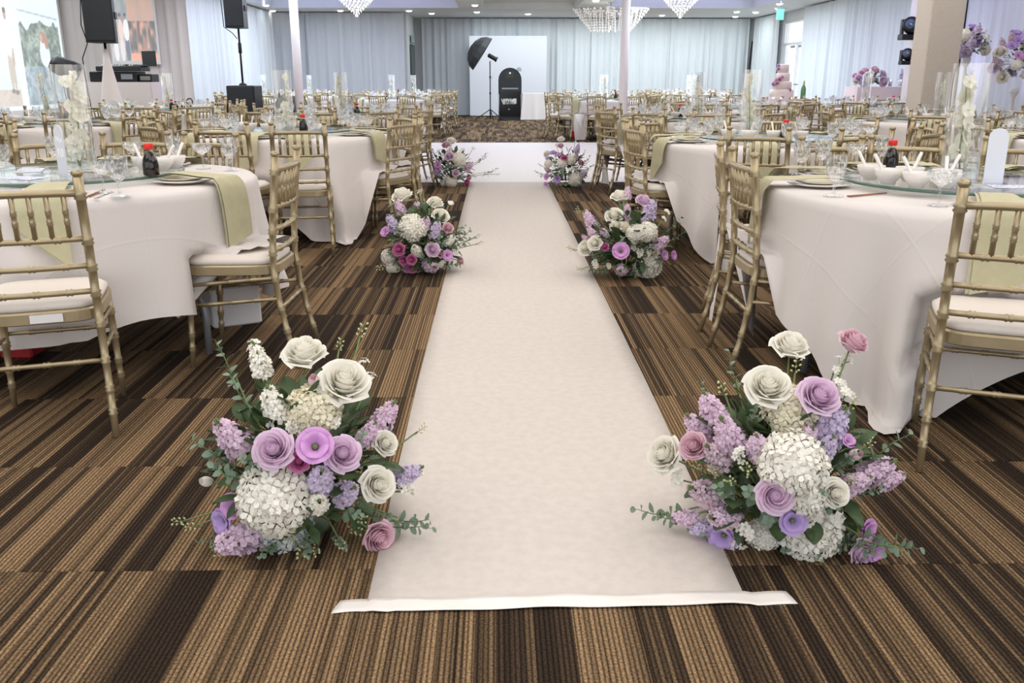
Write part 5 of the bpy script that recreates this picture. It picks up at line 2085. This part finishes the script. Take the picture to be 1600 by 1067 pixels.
draped_table('music_table', -5.98, 15.1, 1.05, .6, 1.12, DRAPECREAM, 'cream draped music table with mixing gear at the left', amp=.012)
e = empty('mixing_console', (-5.90, 15.05, 1.121))
MB().bbox((-.52, -.2, 0), (.22, .2, .16), .01).build('rack_case', BLACK, e)
MB().bbox((-.40, -.22, .165), (.30, .2, .24), .008).build('controller', GREYPL, e)
for k in range(8):
    MB().lathe([(.012, 0), (.012, .02), (0, .022)], 8, c=(-.34 + k * .08, -.1 + .1 * (k % 2), .24)).build('knob', STEEL, e)
MB().bbox((-.30, -.212, .04), (-.12, -.201, .12), .002).build('front_panel', GREYPL, e)
MB().bbox((-.02, -.212, .04), (.16, -.201, .12), .002).build('front_panel', GREYMETAL, e)
tag(e, 'black mixing console and rack on the cream music table', 'mixer')
e = empty('power_amplifier', (-5.58, 15.05, 1.121))
MB().bbox((-.08, -.16, 0), (.12, .16, .12), .006).build('case', BLACK, e)
MB().bbox((-.06, -.166, .03), (.10, -.161, .09), .001).build('front_panel', STEEL, e)
tag(e, 'small black amplifier at right end of the music table', 'amplifier')
e = empty('laptop', (-5.62, 15.08, 1.362), R(-25))
MB().bbox((-.15, -.11, 0), (.15, .11, .016), .003).build('keyboard_base', GREYPL, e)
l = MB().bbox((-.15, .105, .012), (.15, .113, .235), .003).build('lid', BLACK, e)
tag(e, 'open dark laptop standing on the mixing gear', 'laptop')


def wedge(x, y, z, w, d, h, rz, label, material=BLACK, trim=None):
    e = empty('stage_monitor', (x, y, z), rz)
    w /= 2
    pr = [(-d / 2, 0), (d / 2, 0), (d / 2 * .9, h * .42), (-d / 2 * .2, h), (-d / 2, h * .8)]
    n = len(pr)
    vs = [(-w, a, b_) for a, b_ in pr] + [(w, a, b_) for a, b_ in pr]
    fs = [tuple(range(n - 1, -1, -1)), tuple(range(n, 2 * n))] + [(i, (i + 1) % n, n + (i + 1) % n, n + i) for i in range(n)]
    MB().add(vs, fs, 0, False).build('cabinet', material, e)
    a, b_ = Vector((0, d / 2 * .88, h * .45)), Vector((0, -d / 2 * .16, h * .98))
    nn = Vector((0, h * .53, d / 2 * 1.04)).normalized() * .006
    vs = [(-w * .9,) + tuple((a + nn)[1:]), (w * .9,) + tuple((a + nn)[1:]), (w * .9,) + tuple((b_ + nn)[1:]), (-w * .9,) + tuple((b_ + nn)[1:])]
    g = MB().add(vs, [(0, 1, 2, 3)], 0, False).build('grille', trim or GREYPL, e)
    g.modifiers.new('t', 'SOLIDIFY').thickness = .006
    tag(e, label, 'speaker')
    return e


WOODB = mat('brown_grille', rgb(120, 96, 74), 0.7)
def riser(x, y, w, d, h, label):
    e = empty('stage_riser', (x, y, 0))
    MB().bbox((-w / 2, -d / 2, h - .05), (w / 2, d / 2, h), .006).build('deck', DARKCLOTH, e)
    for sx in (-1, 1):
        for sy in (-1, 1):
            MB().box((sx * (w / 2 - .06) - .03, sy * (d / 2 - .06) - .03, 0), (sx * (w / 2 - .06) + .03, sy * (d / 2 - .06) + .03, h - .05)).build('leg', BLACK, e)
    MB().box((-w / 2 + .01, -d / 2 + .005, .01), (w / 2 - .01, -d / 2 + .015, h - .05)).build('skirt', DARKCLOTH, e)
    tag(e, label, 'riser')


riser(-5.55, 14.55, 3.0, .45, .44, 'low black stage riser in front of the music table')
wedge(-5.62, 14.5, .442, .42, .40, .34, R(-70), 'black wedge stage monitor with brown grille before the music table', trim=WOODB)
e = empty('flight_case', (-4.95, 14.6, .442))
MB().bbox((-.20, -.16, 0), (.20, .16, .26), .012).build('body', BLACK, e)
MB().bbox((-.20, -.165, .15), (.20, -.155, .165), .002).build('latch_strip', STEEL, e)
MB().tube([(.10, 0, .26), (.10, 0, .40), (.13, 0, .43), (.17, 0, .43), (.19, 0, .40), (.19, 0, .26)], .010, 8).build('handle', BLACK, e)
tag(e, 'black equipment case with raised pull handle right of music table', 'case')


def pile(name, x, y, z, rx, ry, h, seed, material, label, cat):
    rr = random.Random(seed)
    m = MB()

    def fn(u, v):
        a = 2 * PI * u
        r = math.cos(v * PI / 2) ** .6
        k = 1 + .18 * math.sin(3 * a + seed) + .10 * math.sin(7 * a + 2 * seed)
        return (rx * r * k * math.cos(a), ry * r * k * math.sin(a), h * math.sin(v * PI / 2) * (1 + .15 * math.sin(5 * a) * (1 - v)))
    m.grid(fn, 36, 8, wrap=True)
    o = m.build(name, material)
    o.location = (x, y, z)
    return tag(o, label, cat)


pile('padded_bag', -4.95, 14.58, .705, .20, .14, .13, 2, DARKCLOTH, 'black padded bag lying on the equipment case', 'bag')
pile('cloth_heap', -4.55, 14.7, 0, .45, .35, .62, 5, DARKCLOTH, 'heap of black cloth on the floor left of subwoofers', 'cloth')
pile('cloth_heap', -4.0, 17.9, 0, .35, .3, .85, 7, mat('olive_grey_cloth', rgb(78, 70, 60), .9), 'dark cloth heap leaning behind the subwoofers', 'cloth')
e = empty('side_stand', (-4.72, 16.2, 0))
MB().bbox((-.15, -.12, .72), (.13, .12, .76), .01).build('shelf', BLACK, e)
MB().bbox((-.02, -.03, .02), (.10, .05, .72), .006).build('post', BLACK, e)
MB().bbox((-.14, -.12, 0), (.14, .12, .02), .004).build('foot', BLACK, e)
tag(e, 'small black side stand left of the subwoofers', 'stand')
# orange cone lamp shade leaning on the music table
o = MB().lathe([(.10, 0), (.02, .24), (0, .25)], 16).build('orange_cone', mat('orange_plastic', rgb(222, 140, 96), .6))
o.location = (-5.28, 14.72, .70)
o.rotation_euler = (R(10), R(35), 0)
tag(o, 'small orange cone at the right end of the music table', 'cone')
# tilted stage lamp left of the music table
e = empty('stage_lamp', (-6.35, 13.9, 0))
MB().tube([(0, 0, 0.03), (0, 0, 1.22)], .02, 10).build('post', BLACK, e)
MB().lathe([(0, 0), (.16, 0), (.15, .03), (0, .03)], 18).build('foot', BLACK, e)
Ml = Matrix.Translation((0, 0, 1.32)) @ Euler((0, R(118), R(20))).to_matrix().to_4x4()
MB().lathe([(0, -.20), (.09, -.20), (.13, -.14), (.15, .05), (.155, .20), (.14, .20), (.12, .02), (0, 0)], 22, M=Ml).build('lamp_head', BLACK, e)
tag(e, 'black tilted stage lamp between projection screen and music table', 'lamp')
# cable beside the left speaker
tag(MB().tube([(-5.82, 13.5, 2.3), (-5.86, 13.5, 1.9), (-5.80, 13.5, 1.66), (-5.90, 13.5, 1.45), (-5.86, 13.45, 1.0), (-5.85, 13.5, .45), (-5.9, 13.5, 0.01)], .008, 6).build('speaker_cable', BLACK), 'black cable dropping from the left loudspeaker', 'cable')
tag(MB().tube([(-4.86, 16.95, 2.6), (-4.84, 16.95, 2.05), (-4.70, 16.95, 1.95), (-4.62, 16.95, 1.85)], .008, 6).build('speaker_cable', BLACK), 'black cable beside the loudspeaker over the subwoofers', 'cable')

# ------------------------------------------------------------------ photo corner at the back
e = empty('photo_backdrop', (.37, 29.4, 0))
MB().bbox((-1.21, -.02, .02), (1.21, .02, 2.43), .006).build('panel', mat('backdrop_white', rgb(226, 228, 236), .7), e)
for s in (-1, 1):
    MB().box((s * 1.0 - .03, .03, 0), (s * 1.0 + .03, .35, .04)).build('foot', GREYMETAL, e)
tag(e, 'large plain white photo backdrop against the back wall', 'backdrop')
e = empty('photo_booth', (.395, 27.1, 0))
arch_prism(.335, 1.46, .16).build('body', BLACK, e)
for k in range(1):
    arch_prism(.315, 1.43, .012, -.088).build('front_panel', mat('booth_face', rgb(30, 36, 40), .35), e)
MB().bbox((-.24, -.103, .86), (.24, -.095, .90), .002).build('ledge', GREYMETAL, e)
MB().bbox((-.11, -.10, 1.16), (.11, -.095, 1.34), .002).build('camera_window', BLACKGL, e)
MB().lathe([(0, 0), (.022, 0), (.022, .012), (0, .012)], 14, M=Matrix.Translation((0, -.10, 1.31)) @ Matrix.Rotation(R(90), 4, 'X')).build('lens', mat('lens_white', rgb(230, 236, 240), .2, emit=((1, 1, 1, 1), .8)), e)
MB().bbox((-.29, -.105, .10), (.29, -.095, .82), .003).build('screen', BLACKGL, e)
# silver script emblem on the booth
sq = MB()
rr = random.Random(4)
for k in range(7):
    x0 = -.20 + k * .055
    pts = [(x0 + .045 * math.sin(t * 1.3 + k), 0, .52 + .085 * math.sin(t * 2.1 + k * 1.7)) for t in [q * .6 for q in range(9)]]
    sq.tube(pts, .010, 5)
sq.box((.10, -.006, .46), (.19, .004, .60))
sq.box((-.21, -.006, .44), (-.14, .004, .56))
o = sq.build('emblem', mat('emblem_silver', rgb(205, 205, 200), .3), e)
o.location = (0, -.112, 0)
MB().lathe([(0, 0), (.014, 0), (.014, .008), (0, .008)], 10, M=Matrix.Translation((-.03, -.105, .30)) @ Matrix.Rotation(R(90), 4, 'X')).build('button', WHITEPL, e)
MB().bbox((-.33, -.2, 0), (.33, .2, .03), .006).build('base', GREYPL, e)
for s in (-1, 1):
    MB().tube([(s * .325, -.13, .03), (s * .325, -.13, .72)], .012, 8).build('side_rail', GREYMETAL, e)
tag(e, 'black arched photo booth standing before the white backdrop', 'photo booth')
pile('feather_prop', .66, 27.15, 1.36, .07, .05, .12, 3, mat('grey_feather', rgb(150, 160, 172), .9), 'small grey fluffy prop on the shoulder of photo booth', 'prop')

e = empty('light_stand', (-.18, 27.0, 0))
MB().tube([(0, 0, .28), (0, 0, 1.64)], .016, 8).build('column', BLACK, e)
MB().tube([(0, 0, .04), (0, 0, .30)], .022, 8).build('hub', BLACK, e)
for a in (200, 320, 80):
    MB().tube([(0, 0, .30), (.46 * math.cos(R(a)), .46 * math.sin(R(a)), .012)], .014, 6).build('leg', BLACK, e)
for z in (.75, 1.2):
    MB().lathe([(.016, z - .03), (.026, z - .025), (.026, z + .025), (.016, z + .03)], 10).build('collar', BLACK, e)
Mh = Matrix.Translation((.08, 0, 1.74)) @ Euler((0, R(118), 0)).to_matrix().to_4x4()
MB().lathe([(0, -.15), (.05, -.15), (.06, -.12), (.06, .08), (.075, .12), (.075, .14), (0, .14)], 16, M=Mh).build('flash_head', BLACK, e)
MB().tube([tuple(Mh @ Vector((0, 0, -.1))), (-.30, 0, 1.96)], .006, 5).build('umbrella_shaft', STEEL, e)
um = MB()
Mu = Matrix.Translation((-.33, 0, 1.90)) @ Euler((0, R(-57), 0)).to_matrix().to_4x4()
um.lathe([(.52, -.14), (.47, .02), (.36, .15), (.20, .235), (0, .27)], 16, M=Mu, smooth=False, caps=False)
o = um.build('umbrella', mat('umbrella_black', rgb(46, 48, 50), .6), e)
o.modifiers.new('t', 'SOLIDIFY').thickness = .006
MB().tube([(.03, 0, 1.66), (.16, -.02, 1.5), (.12, -.02, 1.3), (.03, 0, 1.15)], .006, 5).build('cord', WHITEPL, e)
tag(e, 'studio flash with black umbrella on a tripod stand', 'studio light')
draped_table('prop_table', 1.18, 27.2, .82, .6, .75, CLOTH, 'white draped prop table right of the photo booth', amp=.03, seed=3)

# things tucked under the far right table
o = MB().lathe([(0, 0), (.075, 0), (.085, .02), (.085, .24), (.07, .28), (0, .29)], 18).build('red_canister', REDCAP)
o.location = (1.62, 18.75, .001)
tag(o, 'red canister on the floor under right table past dance floor', 'canister')
e = empty('drinks_keg', (2.12, 18.5, 0))
MB().lathe([(0, 0), (.10, 0), (.10, .06), (0, .06)], 18).build('base', BLACK, e)
MB().lathe([(0, .06), (.10, .06), (.10, .19), (0, .19)], 18).build('band', mat('keg_yellow', rgb(222, 206, 40), .4), e)
MB().lathe([(0, .19), (.10, .19), (.085, .27), (.05, .30), (0, .30)], 18).build('top', mat('keg_green', rgb(70, 120, 80), .4), e)
tag(e, 'yellow and green keg on the floor under right table', 'keg')
# boxes and bags under the nearest tables
o = MB().bbox((-.07, -.06, 0), (.07, .06, .08), .008).build('red_box', mat('red_box_paper', rgb(170, 28, 36), .6))
o.location = (-2.12, 3.86, .001)
tag(o, 'red box on the carpet under the first table left of aisle', 'box')
o = MB().bbox((-.12, -.10, 0), (.12, .10, .20), .008).build('white_carton', WHITEPL)
o.location = (-1.34, 4.42, .001)
o.rotation_euler = (0, 0, .5)
tag(o, 'white carton on the carpet under the first table left of aisle', 'carton')
o = MB().bbox((-.17, -.12, 0), (.17, .12, .32), .03).build('black_bag', DARKCLOTH)
o.location = (2.02, 3.55, .001)
tag(o, 'black bag on the carpet under the first table right of aisle', 'bag')
o = MB().bbox((-.10, -.08, 0), (.10, .08, .10), .01).build('red_box', MAT['red_box_paper'])
o.location = (-1.35, 7.5, .001)
tag(o, 'red box on the carpet under the second table left of aisle', 'box')

# ------------------------------------------------------------------ cake, sweetheart table, right side
e = empty('cake_table', (5.19, 16.5, 0))
cm = MB()
def cfn(u, v):
    a = 2 * PI * u
    r = .36 + .012 + (1 - v) * (.03 + .022 * math.sin(22 * a) + .01 * math.sin(35 * a))
    return (r * math.cos(a), r * math.sin(a), .008 + .822 * v)
cm.grid(cfn, 132, 6, wrap=True)
cm.lathe([(.372, .83), (0, .831)], 48)
cm.build('cloth', PINKCLOTH, e)
MB().lathe([(0, .79), (.35, .79), (.35, .82), (0, .82)], 32).build('tabletop', TABLEWOOD, e)
MB().lathe([(.22, 0), (.22, .02), (.03, .05), (.03, .79)], 20).build('pedestal', GREYMETAL, e)
tag(e, 'round cake table in pleated blush cloth by the right wall', 'table')
ICING = mat('blush_icing', rgb(243, 226, 216), .5)
e = empty('wedding_cake', (5.07, 16.45, .832))
z = 0
for k, (r, h) in enumerate([(.205, .15), (.165, .14), (.120, .14), (.095, .15)]):
    MB().lathe([(0, z), (r, z), (r, z + h - .012), (r - .012, z + h), (0, z + h)], 40).build('cake_tier', ICING, e)
    z += h
MB().lathe([(0, -.001), (.235, -.001), (.235, .004), (0, .004)], 36).build('cake_board', WHITEPL, e).location = (0, 0, 0)
rr = random.Random(8)
for (x, y, zz, s) in [(-.13, -.10, .30, .045), (-.09, -.13, .33, .04), (-.17, -.07, .25, .04), (-.05, -.12, .36, .03), (-.10, -.03, .50, .03), (-.10, -.04, .56, .025), (.09, -.17, .15, .03), (-.14, -.14, .26, .035), (-.04, -.19, .02, .03)]:
    add_bloom(e, rr.choice(['rose_p', 'rose_p', 'rose_l']), Vector((x, y, zz)), s, Vector((0, .1, zz - .05)), rr)
MB().tube([(.0, 0, z), (.0, 0, z + .10)], .004, 5).build('cake_topper', STEEL, e)
tag(e, 'four-tier blush wedding cake with pink flowers', 'cake')
e = empty('champagne_bottle', (5.44, 16.4, .832))
MB().lathe([(0, 0), (.042, 0), (.044, .01), (.044, .15), (.036, .19), (.017, .225), (.0155, .235)], 20).build('body', mat('bottle_green', rgb(96, 150, 84), .1, spec=.8), e)
MB().lathe([(.0165, .225), (.0175, .30), (.0, .31)], 14).build('foil', mat('pink_foil', rgb(226, 196, 186), .3, .3), e)
tag(e, 'green champagne bottle beside the wedding cake', 'bottle')
for k, (x, y) in enumerate([(4.88, 16.28), (4.99, 16.2), (5.16, 16.17), (5.30, 16.22)]):
    o = MB().lathe([(0, 0), (.022, 0), (.022, .018), (0, .02)], 12).build('tea_light', mat('wax_glow', rgb(255, 246, 230), .4, emit=((1, .9, .75, 1), 1.2)) if 'wax_glow' not in MAT else MAT['wax_glow'])
    o.location = (x, y, .832)
    tag(o, 'tea light on the cake table, %s from the left' % ordn[k], 'candle', 'tea lights around the cake')

draped_table('sweetheart_table', 6.9, 16.6, 1.05, .6, 1.03, PINKCLOTH, 'tall blush draped sweetheart table on the right', amp=.012, seed=6)
ball_arrangement('table_flowers', (6.62, 16.45, 1.032), (.27, .18, .14), 22, 31, 'lilac and cream flowers along the left of the sweetheart table', ['rose_p', 'hyd_c', 'rose_l', 'stk_v', 'rose_w', 'wht', 'euc'])
ball_arrangement('table_flowers', (7.32, 16.5, 1.032), (.13, .14, .12), 9, 32, 'small violet flower bunch at right end of the sweetheart table', ['stk_v', 'lis_v', 'rose_l', 'wht'])
for k, x in enumerate((6.98, 7.16)):
    e = empty('candle_jar', (x, 16.4, 1.032))
    MB().lathe([(0, 0), (.045, 0), (.045, .13), (.043, .13), (.043, .006), (0, .006)], 18).build('jar', GLASS, e)
    MB().lathe([(0, .007), (.03, .007), (.03, .09), (0, .092)], 14).build('wax', WHITEPL, e)
    MB().lathe([(0, .092), (.006, .10), (.004, .118), (0, .125)], 8).build('flame', mat('flame_%d' % k, rgb(255, 220, 150), .4, emit=((1, .8, .5, 1), 5)), e)
    tag(e, '%s candle in a clear jar on the sweetheart table' % ('left' if k == 0 else 'right'), 'candle')
ball_arrangement('floor_flowers', (6.85, 16.0, .02), (.30, .15, .30), 16, 33, 'blush flowers low in front of the sweetheart table', ['rose_p', 'hyd_c', 'rose_w', 'wht'], rs=(.05, .09))
# lighting tower beside the pillar
e = empty('lighting_tower', (7.02, 15.6, 0))
MB().bbox((-.13, -.13, .03), (.13, .13, 2.45), .01).build('white_sleeve', COLM, e)
MB().bbox((-.3, -.3, 0), (.3, .3, .03), .005).build('base_plate', GREYMETAL, e)
tag(e, 'white sleeved lighting tower behind the beige pillar', 'tower')
for k, (zz, s, tl) in enumerate([(2.0, 1.0, 25), (1.55, .72, -8)]):
    e = empty('moving_light', (6.80, 15.42, zz))
    M = Euler((R(80), R(tl), R(-35))).to_matrix().to_4x4()
    MB().lathe([(0, -.16 * s), (.09 * s, -.16 * s), (.13 * s, -.06 * s), (.13 * s, .10 * s), (.11 * s, .16 * s), (.08 * s, .17 * s)], 18, M=M).build('lamp_head', BLACK, e)
    MB().lathe([(0, .165 * s), (.08 * s, .165 * s), (.07 * s, .175 * s), (0, .185 * s)], 16, M=M).build('lens', mat('moving_lens_%d' % k, rgb(70, 90, 120), .05, spec=1.0), e)
    for sg_ in (-1, 1):
        MB().bbox((sg_ * .15 * s - .02, -.04, -.13 * s), (sg_ * .15 * s + .02, .04, .10 * s), .006).build('yoke_arm', GREYPL, e)
    MB().bbox((-.17 * s, -.10 * s, -.22 * s), (.17 * s, .10 * s, -.13 * s), .01).build('base', BLACK, e)
    MB().tube([(.10, .06, -.17 * s), (.20, .16, -.17 * s)], .02, 8).build('clamp', STEEL, e)
    tag(e, '%s black moving light clamped on the white tower' % ('upper larger' if k == 0 else 'lower smaller'), 'stage light')
# tall floral stands on the right
ball_arrangement('tall_flowers', (6.33, 12.55, 1.42), (.24, .22, .20), 26, 41, 'lilac flowers on tall white stand just right of beige pillar', ['stk_v', 'lis_v', 'hyd_w', 'rose_w', 'wht', 'euc', 'stk_v'], stand=1.42)
ball_arrangement('tall_flowers', (7.02, 12.5, 1.02), (.30, .25, .38), 40, 42, 'large lilac flower column on white stand at the right edge', ['stk_v', 'lis_v', 'hyd_w', 'rose_w', 'wht', 'euc', 'stk_m', 'lis_m'], stand=1.02)

# violet uplights at the foot of the right-hand drapes
for k, (x, y) in enumerate([(7.85, 10.4), (7.85, 12.2), (7.85, 14.0), (7.85, 15.8)]):
    e = empty('uplight', (x, y, 0))
    MB().lathe([(0, .0), (.085, 0), (.09, .02), (.09, .13), (.08, .14), (.075, .12), (0, .12)], 18).build('can', BLACK, e)
    MB().lathe([(0, .125), (.074, .125), (0, .128)], 16).build('lens', mat('uplight_lens', rgb(180, 160, 255), .3, emit=((.5, .4, 1, 1), 4)) if 'uplight_lens' not in MAT else MAT['uplight_lens'], e)
    tag(e, 'violet uplight at the foot of the right drapes, %s from the camera' % ordn[k], 'uplight', 'violet uplights along the right wall')
    sp = bpy.data.lights.new('uplight_beam', 'SPOT')
    sp.energy = 60
    sp.color = (.55, .42, 1.0)
    sp.spot_size = R(80)
    sp.spot_blend = .9
    sp.shadow_soft_size = .06
    so_ = bpy.data.objects.new('uplight_beam', sp)
    COL.objects.link(so_)
    so_.parent = e
    so_.location = (0, 0, .2)
    so_.rotation_euler = (R(180), R(-8), 0)

# paper sticker on the back of the foreground chair on the left
for o in list(bpy.data.objects):
    if o.get('category') == 'chair' and abs(o.location.x + 1.93 - 1.07 * math.sin(R(19))) < .02 and abs(o.location.y - 4.10 + 1.07 * math.cos(R(19))) < .02:
        s = MB().box((-.03, -.2065, .408), (.07, -.2045, .436)).build('sticker', WHITEPL, o)
        s['label'] = 'white paper sticker'
